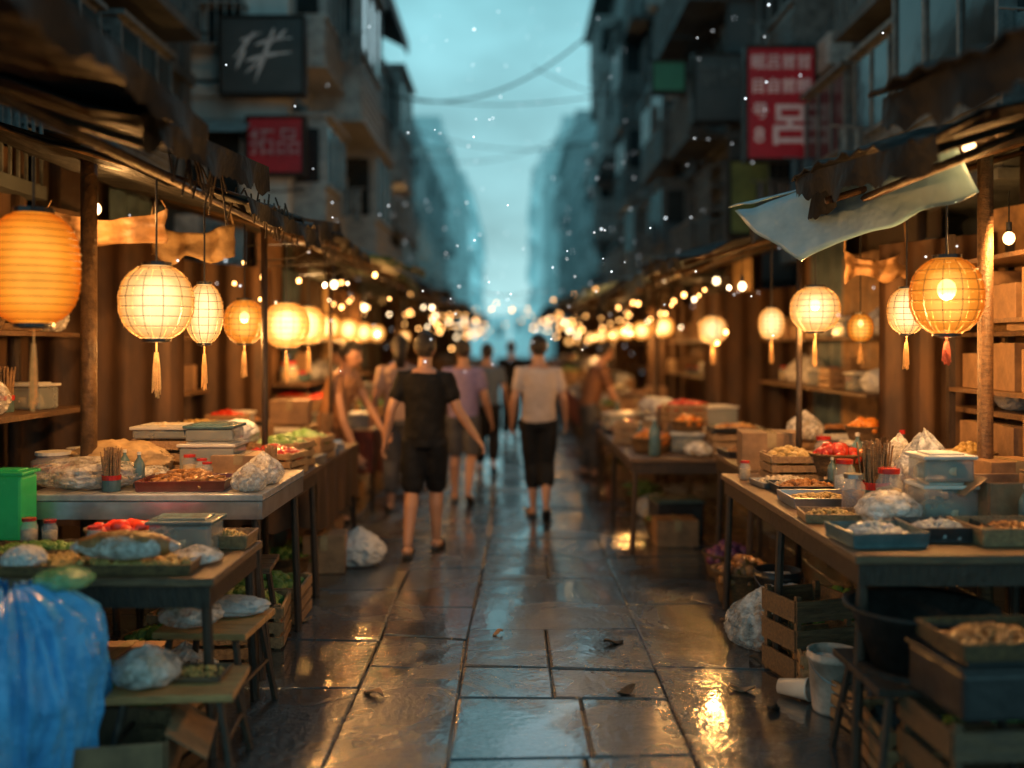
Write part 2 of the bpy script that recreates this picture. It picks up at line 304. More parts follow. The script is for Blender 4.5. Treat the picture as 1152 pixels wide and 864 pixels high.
    for i,(hp,kn,an) in enumerate(legs):
        fa=pose.get('ft'+'LR'[i],0); s=(-1,1)[i]; fd=Vector((s*.12,math.cos(fa),-math.sin(fa))).normalized(); b=MB()
        b.loft([(an+fd*t+Vector((0,0,-.082)),Vector((w,0,0)),Vector((0,0,.014))) for t,w in ((-.07,.02),(-.06,.034),(0,.036),(.08,.045),(.15,.043),(.19,.02))],12); q=b.build('shoe',blackp,root,smooth=True)
        b=MB(); c=an+fd*.09+Vector((0,0,-.08)); b.tube([c+Vector((-.043,0,.0)),c+Vector((-.03,0,.045)),c+Vector((0,0,.056)),c+Vector((.03,0,.045)),c+Vector((.043,0,0))],.012,6); b.build('strap',blackp,q)
    root.location=loc; root.rotation_euler=(0,0,rz); root.scale=(sc,)*3; return root
blk=M('black_cotton',(.009,.009,.010),(.015,.015,.016),.9,scale=12,bump=.3,spec=.2); blk2=M('black_trouser',(.008,.009,.011),(.014,.015,.018),.85,scale=12,bump=.3,spec=.2)
wht=M('off_white_shirt',(.55,.46,.42),(.42,.35,.32),.85,scale=6,bump=.3); lil=M('lilac_shirt',(.28,.22,.4),(.18,.15,.28),.85,scale=8,bump=.3); pink=M('pale_pink_shirt',(.42,.28,.22),(.3,.2,.17),.85,scale=8)
tan=M('tan_vest',(.5,.25,.12),(.38,.18,.09),.7,scale=8); brn=M('brown_shirt',(.2,.09,.04),(.12,.05,.03),.85,scale=8); blu=M('dusty_blue_shirt',(.12,.17,.24),(.09,.12,.17),.85,scale=8); kha=M('grey_shorts',(.09,.09,.10),(.06,.06,.07),.85)
walk=lambda a=.0,w=.0:dict(elL=(-.235-w,-.05,1.12),wrL=(-.28-w,.04+a,.88),elR=(.235+w,-.03,1.12),wrR=(.29+w,.1-a,.88),knL=(-.09,.06,.5),anL=(-.09,-.0,.10),knR=(.09,.02,.5),anR=(.085,-.24,.15),ftR=.5)
p1=dict(elL=(-.25,-.08,1.13),wrL=(-.31,-.02,.88),elR=(.26,.0,1.13),wrR=(.40,.06,.91),knL=(-.1,.02,.5),anL=(-.11,-.12,.10),knR=(.06,.16,.5),anR=(.05,.2,.10))
person('person in black t-shirt and black shorts walking away, nearest the camera',(gx(478,7.6),7.6,0),-.12,p1,blk,blk2,.95,.007,1.0)
p2=walk(); p2.update(wrL=(-.25,.06,.9),wrR=(.27,.1,.9),knL=(-.06,.06,.5),anL=(-.05,0,.1),knR=(.07,.0,.5),anR=(.05,-.2,.15))
person('person in off white shirt and black trousers walking away at centre',(gx(606,9.3),9.3,0),.08,p2,wht,blk2,1.5,.0085,1.0)
person('person in lilac shirt walking away just right of the black shirt',(gx(521,10.2),10.2,0),-.08,walk(.05),lil,kha,.95,.010,.98)
person('person in dusty blue shirt walking between lilac and white shirts',(gx(548,12.6),12.6,0),.0,walk(-.03),blu,blk2,1.8,.012,.96)
person('person in pale pink shirt half hidden left of the black shirt',(gx(450,9.6),9.6,0),.1,walk(.02),pink,kha,1.7,.011,1.0,hair='long')
reach=dict(elL=(-.24,.26,1.2),wrL=(-.2,.46,.98),elR=(.24,.2,1.12),wrR=(.18,.44,.92),knL=(-.1,.05,.5),anL=(-.11,-.04,.1),knR=(.1,.07,.5),anR=(.12,.05,.1))
rch2=dict(elL=(-.24,.22,1.16),wrL=(-.2,.44,1.0),elR=(.24,.24,1.06),wrR=(.22,.46,.80),knL=(-.1,.05,.5),anL=(-.11,-.04,.1),knR=(.1,.07,.5),anR=(.12,.05,.1))
person('bare armed tan person by the left stalls reaching down into the alley',(gx(372,8.9),8.9,0),-PI/2-.35,rch2,tan,brn,1.8,.009,.98,lean=.3,sleeve=.3)
person('dim person in pink brown bending over goods deeper in left row',(gx(402,11.5),11.5,0),PI/2+.2,reach,pink,blk2,1.8,.013,.96,lean=.3)
person('person in dark shirt leaning over the right row of stalls',(gx(662,12.2),12.2,0),-PI/2+.2,reach,brn,kha,1.85,.013,.98,lean=.3)
fr=[(575,17,blk,'small person in black far down the alley centre'),(452,16,brn,'small person in brown far down by the left lanterns'),(600,22,blk2,'tiniest dark figure near the vanishing point')]
for k,(px,Y,m,l) in enumerate(fr): person(l,(gx(px,Y),Y,0),R.uniform(-.3,.3),walk(R.uniform(-.06,.06)),m,blk2,1.85,.02,R.uniform(.94,1.02))
# ---------------- signs
def textm(s,size,c,mat,parent,name='lettering',bold=.0,sx=1):
    cu=bpy.data.curves.new('t','FONT'); cu.body=s; cu.size=size; cu.align_x='CENTER'; cu.align_y='CENTER'; cu.extrude=.006; cu.offset=bold; cu.resolution_u=3
    o=bpy.data.objects.new('t',cu); C.objects.link(o)
    me=bpy.data.meshes.new_from_object(o.evaluated_get(bpy.context.evaluated_depsgraph_get())); bpy.data.objects.remove(o)
    me.materials.clear(); me.materials.append(mat)
    q=bpy.data.objects.new(name,me); C.objects.link(q); q.parent=parent; q.location=Vector(c)-parent.location; q.rotation_euler=(PI/2,0,0); q.scale=(sx,1,1)
def brush(strokes,c,scale,mat,parent,y):
    b=MB()
    for st in strokes:
        n=14; pts=[]
        for i in range(n+1):
            t=i/n; x=st[0]+(st[2]-st[0])*t; z=st[1]+(st[3]-st[1])*t+st[5]*math.sin(PI*t); w=.75*st[4]*(.25+.9*abs(math.sin(PI*min(1,t*1.1)))**.7*(1-.6*t)+.3*noise.noise(Vector((t*9,st[0]*9,0))))
            pts.append((x+.3*z,z,w))
        dx,dz=st[2]-st[0],st[3]-st[1]; l=math.hypot(dx,dz); nx,nz=-dz/l,dx/l
        for i in range(n):
            (x,z,w),(X,Z,W)=pts[i],pts[i+1]
            b.poly([(c[0]+a*scale,y,c[1]+d*scale) for a,d in [(x+nx*w,z+nz*w),(X+nx*W,Z+nz*W),(X-nx*W,Z-nz*W),(x-nx*w,z-nz*w)]])
    b.build('calligraphy',mat,parent)
def sign(label,px0,py0,px1,py1,Y,mat,side,bl=.6):
    x0,x1=gx(px0,Y),gx(px1,Y); z0,z1=gz(py1,Y),gz(py0,Y)
    r=thing('shop_sign',label,'sign',((x0+x1)/2,Y,z0)); b=MB(); b.box(x0,x1,Y,Y+.14,z0,z1); b.build('panel',mat,r,bev=.008)
    b=MB(); t=.03
    b.box(x0-t,x0,Y-.02,Y+.16,z0-t,z1+t); b.box(x1,x1+t,Y-.02,Y+.16,z0-t,z1+t); b.box(x0,x1,Y-.02,Y+.16,z1,z1+t); b.box(x0,x1,Y-.02,Y+.16,z0-t,z0)
    b.build('sign_frame',rustm,r)
    xe=x1 if side>0 else x0
    for z in (z0+.15,z1-.15): b=MB(); b.tube([(xe,Y+.07,z),(xe+side*bl,Y+.07,z)],.02); b.build('bracket',rustm,r)
    return r,(x0+x1)/2,(z0+z1)/2
Y=11; r,cx,cz=sign('dark square sign with pale brush calligraphy on the left pale building',249,20,340,104,Y,signd,-1)
brush([(-.36,.2,-.1,.32,.03,.0),(-.2,.34,-.38,-.04,.035,-.03),(-.26,.08,-.3,-.2,.04,0),(-.14,.14,.36,.24,.035,.03),(-.2,-.08,.4,.04,.045,.02),(.06,.38,.02,-.38,.045,0),(.24,.36,.04,.12,.03,0),(.04,-.04,-.16,-.26,.025,0)],(cx,cz),.8,M('brush_paint',(.4,.41,.4),(.24,.25,.25),.6,scale=14,emit=(.5,.5,.5),es=.07),r,Y-.006)  # brush paint given a slight glow to brighten the strokes
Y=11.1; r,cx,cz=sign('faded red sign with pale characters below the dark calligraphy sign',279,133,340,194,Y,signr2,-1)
textm('拓品',.33,(cx,Y-.01,cz+.02),signw2,r,bold=.001,sx=.9)
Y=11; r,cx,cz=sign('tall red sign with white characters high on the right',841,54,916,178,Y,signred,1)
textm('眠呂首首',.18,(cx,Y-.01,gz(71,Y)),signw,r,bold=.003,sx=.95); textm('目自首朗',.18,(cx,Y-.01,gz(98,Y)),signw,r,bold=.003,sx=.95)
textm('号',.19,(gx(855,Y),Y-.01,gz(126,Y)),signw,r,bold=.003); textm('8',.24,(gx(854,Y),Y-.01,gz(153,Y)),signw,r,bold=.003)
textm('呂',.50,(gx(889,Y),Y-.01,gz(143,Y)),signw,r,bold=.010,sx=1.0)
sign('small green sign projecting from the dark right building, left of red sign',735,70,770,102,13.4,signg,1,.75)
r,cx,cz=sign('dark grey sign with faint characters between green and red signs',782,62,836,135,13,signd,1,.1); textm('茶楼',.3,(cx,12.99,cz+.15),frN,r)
sign('olive yellow panel hanging below the dark grey sign on the right',822,182,866,262,13,signy,1,.3)
# ---------------- ground
b=MB(); b.grid(lambda u,v:Vector((-200+400*u,-60+460*v,-.05)),8,8)
tag(b.build('ground',M('wet_asphalt',(.02,.022,.025),(.03,.032,.033),.4,scale=2,r2=.2)), 'dark wet ground under and beyond the market alley',None,kind='structure')
def pave():
    bm=bmesh.new(); cl=bm.loops.layers.float_color.new('tint'); rr=random.Random(11)
    bx=[-3.7,-2.9,-2.1,-1.4,-.73,-.25,.72,1.45,2.2,3.0,3.9]
    def xb_(i,y): return bx[i]+(.12*noise.noise(Vector((bx[i]*3,y*.16,5))) if y>5.6 else 0)
    def slab(P):
        cx=sum(p[0] for p in P)/4; cy=sum(p[1] for p in P)/4; t=rr.uniform(.65,1.35); h=rr.uniform(-.003,.003); z=[h+rr.uniform(-.0035,.0035) for _ in range(4)]
        def ins(p,d): return (p[0]+(d if p[0]<cx else -d),p[1]+(d if p[1]<cy else -d))
        G=rr.uniform(.001,.006); O2=[ins(p,G) for p in P]; I=[ins(p,G+rr.uniform(.004,.016)) for p in P]
        B=[bm.verts.new((*p,-.045)) for p in O2]; O=[bm.verts.new((*p,zz-.007)) for p,zz in zip(O2,z)]; T=[bm.verts.new((*p,zz)) for p,zz in zip(I,z)]
        fs=[bm.faces.new(T)]
        for a in range(4):
            c=(a+1)%4; fs+= [bm.faces.new((O[a],O[c],T[c],T[a])),bm.faces.new((B[a],B[c],O[c],O[a]))]
        for f in fs:
            for l in f.loops: l[cl]=(t,t,t*rr.uniform(.98,1.04),1)
    for i in range(len(bx)-1):
        w=bx[i+1]-bx[i]
        ys=[1.5,2.7,3.86,4.51,4.92,5.6] if i==5 else [1.5+rr.uniform(-.3,.3),2.9+rr.uniform(-.4,.4),4.92+(0 if i in(4,6) else rr.uniform(-.5,.5))]
        while ys[-1]<75: ys.append(ys[-1]+rr.uniform(.5,1.7)*(1 if ys[-1]<30 else 2))
        for k in range(len(ys)-1):
            y0,y1=ys[k],ys[k+1]; s0,s1=rr.uniform(-.04,.04),rr.uniform(-.04,.04)
            if k==0: pr=0
            a0,a1,b0,b1=xb_(i,y0),xb_(i,y1),xb_(i+1,y0),xb_(i+1,y1); P=[(a0,y0+pr),(b0,y0-pr),(b1,y1-s1),(a1,y1+s1)]; pr=s1
            sp=(i==5 and 3<=k<=4) or (w>.85 and y1-y0<1.2 and rr.random()<.35)
            if sp:
                m=.455 if i==5 and 3<=k<=4 else rr.uniform(.35,.65); l=tuple(P[0][j]*(1-m)+P[1][j]*m for j in (0,1)); q=tuple(P[3][j]*(1-m)+P[2][j]*m for j in (0,1)); slab([P[0],l,q,P[3]]); slab([l,P[1],P[2],q])
            else: slab(P)
    me=bpy.data.meshes.new('alley_pavement'); bm.to_mesh(me); bm.free(); me.materials.append(stone)
    o=bpy.data.objects.new('alley_pavement',me); C.objects.link(o); tag(o,'wet stone slab paving of the market alley',None,kind='structure')
pave()
# ---------------- buildings
def winproto(fm,gm,kind):
    o=bpy.data.objects.new('protow',None); C.objects.link(o)
    b=MB(); w,h=1.0,1.15
    if kind=='bay':
        b.box(0,.5,-.75,.75,-.75,.85); b.box(0,.58,-.8,.8,.85,.91); b.box(0,.54,-.78,.78,-.81,-.75)
        for k in range(6): b.box(.5,.52,-.72,.72,-.7+k*.09,-.65+k*.09)
        for y in (-.75,-.25,.25,.72): b.box(.5,.53,y,y+.04,-.05,.8)
        b.box(.5,.54,-.75,.75,-.1,-.05)
        f=b.build('window_bay',fm,o)
        g=MB(); g.box(.5,.512,-.7,.7,-.04,.78); g.box(.1,.42,-.762,-.751,-.04,.7); g.box(.1,.42,.751,.762,-.04,.7); g.build('pane',gm,f)
    else:
        for y in (-w/2,0,w/2): b.box(0,.07,y-.03,y+.03,-h/2,h/2)
        b.box(0,.075,-w/2-.03,w/2+.03,h/2,h/2+.07); b.box(0,.16,-w/2-.1,w/2+.1,-h/2-.08,-h/2); b.box(0,.065,-w/2,w/2,.15,.19)
        if kind=='cage':
            for k in range(11): b.box(.26,.275,-w/2-.05+k*.11,-w/2-.035+k*.11,-h/2-.05,h/2)
            for z in (-h/2-.05,-.1,.25,h/2): b.box(.02,.28,-w/2-.06,w/2+.08,z,z+.02)
        if kind=='shade':
            b.poly([(.02,-.65,.72),(.02,.65,.72),(.55,.65,.45),(.55,-.65,.45)]); b.poly([(.02,-.65,.71),(.02,.65,.71),(.55,.65,.44),(.55,-.65,.44)])
        f=b.build('window',fm,o)
        g=MB(); g.box(.004,.02,-w/2,w/2,-h/2,h/2); g.build('pane',gm,f)
    return o
def balcproto(fm,wm):
    o=bpy.data.objects.new('protob',None); C.objects.link(o)
    b=MB(); b.box(0,.7,-.9,.9,-.1,0); s=b.build('balcony',wm,o)
    b=MB(); b.box(.66,.69,-.9,.9,.8,.84)
    for k in range(16): b.box(.665,.685,-.88+k*.116,-.865+k*.116,.0,.8)
    for y in (-.89,.87):
        b.box(0,.69,y,y+.02,.8,.84)
        for k in range(5): b.box(.08+k*.13,.095+k*.13,y,y+.015,0,.8)
    b.build('railing',fm,s); return o
def acproto():
    o=bpy.data.objects.new('protoa',None); C.objects.link(o)
    b=MB(); b.box(.02,.34,-.33,.33,-.22,.22)
    for k in range(7): b.box(.34,.35,-.26,.2,-.17+k*.05,-.15+k*.05)
    b.build('air_conditioner',frP,o,bev=.01); return o
def laundproto(m,k):
    o=bpy.data.objects.new('protol',None); C.objects.link(o)
    b=MB(); b.tube([(0,-.02,.3),(.9,-.02,.34)],.012,5)
    for i in range(4):
        x=.2+i*.18; b.grid(lambda u,v:Vector((x+(u-.5)*.15,.02*math.sin(u*9+i+k),.3-v*(.35+.1*((i+k)%3)))),5,5)
    b.build('laundry_pole',m,o,smooth=True); return o
tiers=[]
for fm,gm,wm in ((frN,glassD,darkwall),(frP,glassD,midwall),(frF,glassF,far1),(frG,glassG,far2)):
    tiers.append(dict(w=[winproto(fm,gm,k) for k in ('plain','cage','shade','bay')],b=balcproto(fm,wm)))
AC=acproto(); LA=[laundproto(frP,0),laundproto(tarpG2,1),laundproto(frN,2)]
def attach(proto,root,loc,rz,sc=1):
    for ch,gs in kidsof(proto):
        c=ch.copy(); C.objects.link(c); c.parent=root; c.location=loc; c.rotation_euler=(0,0,rz); c.scale=(sc,)*3
        for g in gs: d=g.copy(); C.objects.link(d); d.parent=c
def building(label,s,X,Y0,Y1,H,wm,tier,seed,roof='flat',fh=2.3,cw=1.75,endw=True,z1=3.6,eave=.35,depth=6):
    rr=random.Random(seed); ym=(Y0+Y1)/2; root=thing('building',label,'building',(s*X,ym,0),group='old apartment buildings lining the alley')
    b=MB(); b.box(s*X,s*(X+depth),Y0,Y1,-.05,H)
    z=z1-1.1
    while z<H-.3:
        b.box(s*(X-.09),s*(X+.1),Y0-.05,Y1+.05,z,z+.12); b.box(s*(X+.101),s*(X+depth),Y0-.08,Y0+.05,z+.003,z+.117); z+=fh
    n=max(2,int((Y1-Y0)/3.5))
    for k in range(n+1):
        y=Y0+.12+(Y1-Y0-.24)*k/n; b.box(s*(X-.06),s*(X+.1),y-.11,y+.11,0,H-.01)
    b.build('wall',wm,root)
    b=MB()
    if roof=='flat':
        b.box(s*(X-eave),s*(X+depth+.1),Y0-.25,Y1+.25,H,H+.18); b.box(s*(X-.05),s*(X+.12),Y0,Y1,H+.18,H+.8)
        b.box(s*(X+.3),s*(X+1.9),Y0+1,Y0+3.2,H+.18,H+1.9)
    else:
        xe,xm=s*(X-eave-.25),s*(X+depth/2); y0,y1=Y0-.4,Y1+.4
        for zz in (0,.14): b.poly([(xe,y0,H-.25+zz),(xe,y1,H-.25+zz),(xm,y1,H+1.5+zz),(xm,y0,H+1.5+zz)])
        b.box(xe,xe+s*.06,y0,y1,H-.32,H-.1); b.poly([(xe,y0,H-.25),(xm,y0,H+1.5),(xm,y0,H+1.64),(xe,y0,H-.11)]); b.poly([(s*X,Y0,H),(xm,Y0,H+1.4),(xm,Y0,H)])
    b.build('roof',[rustm,rustm,far1,far2][tier],root)
    T=tiers[tier]; rz=PI if s>0 else 0; z=z1; cnt=0
    while z<H-.6:
        y=Y0+.95
        while y<Y1-.6 and cnt<90:
            q=rr.random(); k=0 if q<.2 else 1 if q<.4 else 2 if q<.55 else 3; j=1 if (k<3 or tier>1) else rr.choice((1,1,1.3))
            attach(T['w'][k],root,(0,y-ym,z+(.05*rr.random())),rz,rr.uniform(.85,1.05)*j*min(1,cw/1.7)); cnt+=1
            if k<3 and rr.random()<.35: attach(T['b'],root,(0,y-ym,z-.95),rz,.85)
            elif k<3 and tier<2 and rr.random()<.6: attach(AC,root,(0,y+.55-ym,z-.75),rz,.8)
            if tier<2 and rr.random()<.2: attach(rr.choice(LA),root,(-s*.1,y+.3-ym,z-.2),rz,.75)
            y+=cw*rr.uniform(.92,1.1)
        if endw:
            for x in (.9,2.6): attach(T['w'][rr.choice((0,1,2))],root,(s*x,Y0-ym,z),-PI/2,.9); cnt+=1
            if tier<2: attach(AC,root,(s*1.75,Y0-ym,z-.6),-PI/2,.8)
        z+=fh
    if tier<2:
        for k in range(3):
            y=rr.uniform(Y0+.3,Y1-.3); b=MB(); b.tube([(s*(X-.12),y,.1),(s*(X-.12),y,H-.1)],.045,8); b.build('drain_pipe',rustm,root,smooth=True)
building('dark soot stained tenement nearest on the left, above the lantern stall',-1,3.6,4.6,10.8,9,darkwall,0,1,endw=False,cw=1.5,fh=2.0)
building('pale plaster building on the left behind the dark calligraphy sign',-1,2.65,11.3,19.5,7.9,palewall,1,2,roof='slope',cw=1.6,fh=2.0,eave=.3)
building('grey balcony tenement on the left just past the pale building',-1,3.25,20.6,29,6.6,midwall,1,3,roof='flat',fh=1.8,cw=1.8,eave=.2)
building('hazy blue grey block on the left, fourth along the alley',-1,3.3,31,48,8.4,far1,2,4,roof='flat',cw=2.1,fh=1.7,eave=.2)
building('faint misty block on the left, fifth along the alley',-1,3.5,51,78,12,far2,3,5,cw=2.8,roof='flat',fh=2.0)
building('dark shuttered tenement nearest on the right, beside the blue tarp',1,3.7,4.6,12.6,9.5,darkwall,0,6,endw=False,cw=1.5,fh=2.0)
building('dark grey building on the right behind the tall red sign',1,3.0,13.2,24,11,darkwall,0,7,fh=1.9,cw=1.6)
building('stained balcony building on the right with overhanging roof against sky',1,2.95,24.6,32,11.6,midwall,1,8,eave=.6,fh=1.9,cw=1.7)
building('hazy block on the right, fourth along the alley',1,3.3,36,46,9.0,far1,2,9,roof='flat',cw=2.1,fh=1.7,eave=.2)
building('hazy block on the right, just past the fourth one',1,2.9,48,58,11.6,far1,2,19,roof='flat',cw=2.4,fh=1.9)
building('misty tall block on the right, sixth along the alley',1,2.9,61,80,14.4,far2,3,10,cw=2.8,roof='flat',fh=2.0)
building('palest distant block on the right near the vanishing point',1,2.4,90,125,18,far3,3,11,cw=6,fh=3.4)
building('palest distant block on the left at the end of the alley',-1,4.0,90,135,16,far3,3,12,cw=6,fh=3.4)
def endb(label,x0,x1,Y,h):
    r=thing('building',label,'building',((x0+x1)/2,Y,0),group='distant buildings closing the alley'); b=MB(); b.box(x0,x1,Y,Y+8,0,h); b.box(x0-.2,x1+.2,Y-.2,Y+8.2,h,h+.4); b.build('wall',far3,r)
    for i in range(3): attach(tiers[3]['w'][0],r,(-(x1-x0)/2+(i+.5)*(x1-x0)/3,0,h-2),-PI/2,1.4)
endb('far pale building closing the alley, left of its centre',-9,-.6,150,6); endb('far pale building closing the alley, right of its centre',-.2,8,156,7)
# ---------------- stalls
def ngrid(A,B,Cc,D,amp,seed,corr=0,cf=60):
    A,B,Cc,D=map(Vector,(A,B,Cc,D))
    def f(u,v):
        p=(A*(1-u)+B*u)*(1-v)+(D*(1-u)+Cc*u)*v
        return p+Vector((0,0,amp*(noise.noise(p*1.6+Vector((seed,0,0)))+.5*noise.noise(p*5)) - amp*.7*math.sin(PI*u)*math.sin(PI*v)+corr*math.sin(u*cf)))
    return f
CUR=[cloth,cloth,woodx,tarpY,cloth,clothP,tarpG2,clothR,woodx,clothC]
def stall(s,Y0,Y1,xf,zt,xe,ze,xb,zb,am,label,near=False,tables=None,skirt=None,seed=1,depth=1.1,ya=None):
    rr=random.Random(seed); root=thing('market_stall',label,'market stall',(s*xf,(Y0+Y1)/2,0)); ya=ya or Y0
    for (ty0,ty1,tx0,tx1,tz,tm) in (tables or [(Y0+.1,Y1-.3,xf,xf+depth,zt,wood)]):
        b=MB(); b.box(s*tx0,s*tx1,ty0,ty1,tz-.035,tz); b.build('table_top',tm,root,bev=.006)
        e=.0 if tm is ttop else .02
        b=MB(); b.box(s*(tx0+e),s*(tx0+e+.02),ty0+e,ty1-.03,tz-.12,tz-.036); b.box(s*(tx0+e+.021),s*(tx1-.03),ty0+e,ty0+e+.02,tz-.121,tz-.037); b.build('table_rail',steel if tm is ttop else woodx,root)
        for x in (tx0+.05,tx1-.06):
            for y in ((ty0+.06,(ty0+ty1)/2,ty1-.06) if ty1-ty0>2 else (ty0+.06,ty1-.06)):
                b=MB(); b.tube([(s*x,y,tz-.04),(s*(x-.03),y,0)],.022); b.build('leg',woodx,root)
        if skirt:
            b=MB(); b.grid(lambda u,v:(s*(tx0-.005+.02*math.sin(u*(ty1-ty0)*18)*v), ty0+(ty1-ty0)*u, tz-.02-v*tz*.55*(1-.06*math.sin(u*23)-.25*noise.noise(Vector((u*9,seed,0))))),60,6); b.build('table_skirt',skirt,root,smooth=True)
            b=MB(); b.grid(lambda u,v:(s*(tx0+.01+(tx1-tx0)*u), ty0-.006-.02*math.sin(u*26)*v, tz-.012-v*tz*(.5+.1*noise.noise(Vector((u*6,seed,0))))),40,6); b.build('table_skirt',skirt,root,smooth=True)
    for (x,y) in ((xe+.3,Y1-.15),(xb-.1,Y0+.15),(xb-.1,Y1-.2)):
        zz=ze+(zb-ze)*(x-xe)/(xb-xe)
        b=MB(); b.tube([(s*x,y,0),(s*(x+.01),y,zz-.03)],.02 if x<xb-.2 else .04); b.build('post',woodx,root,smooth=True)
    n=max(2,int((Y1-ya)/1.25)); st=(Y1-ya)/n
    for k in range(n):
        a0=ya+k*st-.12; a1=a0+st+.3; dx=rr.uniform(-.16,.1); dz=rr.uniform(-.07,.07)+.012*(k%2); tl=rr.uniform(-.08,.08)
        m=am if rr.random()<.7 else rr.choice((tarpD,tarpD,rustm,tarpG2))
        b=MB(); b.grid(ngrid((s*(xe+dx),a0,ze+dz+tl),(s*(xe+dx+rr.uniform(-.08,.08)),a1,ze+dz-tl),(s*xb,a1,zb+dz),(s*xb,a0,zb+dz),.07,seed+k,.012),32,10); b.build('roof_sheet',m,root,smooth=True,solid=.012)
        d=rr.uniform(.08,.16) if near else rr.uniform(.05,.14); sx=seed*2.3+k
        def val(u,v):
            y=a0+(a1-a0)*u; rg=.45*noise.noise(Vector((y*3,sx,0)))+.3*noise.noise(Vector((y*14,sx,3)))+.1*noise.noise(Vector((y*40,sx,3)))
            return (s*(xe+dx-.005+.02*math.sin(u*19+sx)*v), y, ze+dz+tl*(1-2*u)+.01-v*d*(1+rg))
        b=MB(); b.grid(val,60,3); b.build('valance',tarpD if near or m is rustm else m,root,smooth=True)
    n=max(3,int((Y1-ya)/.9))
    for k in range(n):
        y=ya+.2+(Y1-ya-.4)*k/(n-1); b=MB(); b.tube([(s*(xe+.05),y,ze-.08),(s*(xb-.05),y+rr.uniform(-.1,.1),zb-.1)],.018,6); b.build('rafter',bamb,root,smooth=True)
    b=MB(); b.tube([(s*(xe+.25),ya+.1,ze-.07),(s*(xe+.25),Y1-.1,ze-.06)],.02,6); b.build('beam',bamb,root,smooth=True)
    n=max(2,int((Y1-Y0)/.8)); st=(Y1-Y0)/n
    for k in range(n):
        y0=Y0+k*st; ph=rr.uniform(0,6); dd=rr.uniform(0,.12); lo=rr.choice((.05,.3,.6,1.2)); hi=rr.choice((0,0,.3)); m=rr.choice(CUR); fq=rr.choice((9,17,26))
        b=MB(); b.grid(lambda u,v:(s*(xb-.06-dd+.03*math.sin(u*fq+ph+2*v)), y0-.03+(st+.06)*u, lo+(zb-.15-lo-hi)*v+.04*math.sin(u*5+ph)*(1-v)),22,6); b.build('back_curtain',m,root,smooth=True)
    b=MB(); b.grid(lambda u,v:(s*(xb-.01),Y0+(Y1-Y0)*u,(zb-.1)*v),2,2); b.build('back_panel',woodx,root)
    b=MB(); b.box(s*(xb-.55),s*(xb-.16),Y0+.1,Y1-.15,1.22,1.25); b.build('back_shelf',wood,root)
    b=MB(); b.box(s*(xb-.5),s*(xb-.16),Y0+.1,Y1-.15,1.68,1.705); b.build('back_shelf',wood,root)
    b=MB(); b.grid(lambda u,v:(s*(xe+.85+(xb-xe-.9)*u), Y1-.04+.03*math.sin(u*30), .4+(ze-.55)*v+.1*u),30,6); b.build('side_curtain',cloth,root,smooth=True)
    return root
SL=[(-1,3.1,6.3,1.2,.91,1.25,2.42,3.2,3.0,tarpD,'nearest left stall with big orange lantern, food trays and dark awning',True,1),
 (-1,6.5,8.7,1.32,.8,1.28,2.46,3.2,3.0,tarpD,'second left stall with white bag and carton at its foot',False,2),
 (-1,9.5,13.6,1.35,.8,1.25,2.48,2.6,2.9,tarpG,'third left stall with green edged awning',False,3),
 (-1,13.9,18.5,1.3,.8,1.25,2.5,2.6,2.9,tarpD,'fourth left stall along the alley under dark awning',False,4),
 (-1,19,25,1.2,.8,1.2,2.6,2.9,2.95,tarpG2,'fifth left stall along the alley under slate awning',False,5),
 (-1,25.5,34,1.2,.8,1.2,2.7,2.8,3,tarpD,'sixth left stall along the alley under soot black awning',False,6),
 (-1,35,48,1.2,.8,1.2,2.8,2.8,3.2,tarpG2,'farthest left stall, a blur before the vanishing point',False,7),
 (1,3.3,6.3,1.3,.83,1.5,2.42,3.3,2.95,tarpD,'nearest right stall crowded with jars and baskets under blue tarp',True,8),
 (1,7.5,11,.92,.75,1.3,2.35,3.3,2.9,tarpG2,'second right stall with plank table jutting into the alley',False,9),
 (1,11.3,15.3,1.05,.75,1.25,2.36,2.9,2.8,tarpD,'third right stall along the alley under dark awning',False,10),
 (1,15.7,21,1.1,.78,1.15,2.45,2.9,2.9,tarpB,'fourth right stall along the alley under blue awning',False,11),
 (1,21.5,29,1.1,.78,1.1,2.6,2.8,2.9,tarpG2,'fifth right stall along the alley under slate awning',False,12),
 (1,30,44,1.1,.78,1.1,2.8,2.8,3.2,tarpD,'farthest right stall, a blur before the vanishing point',False,13)]
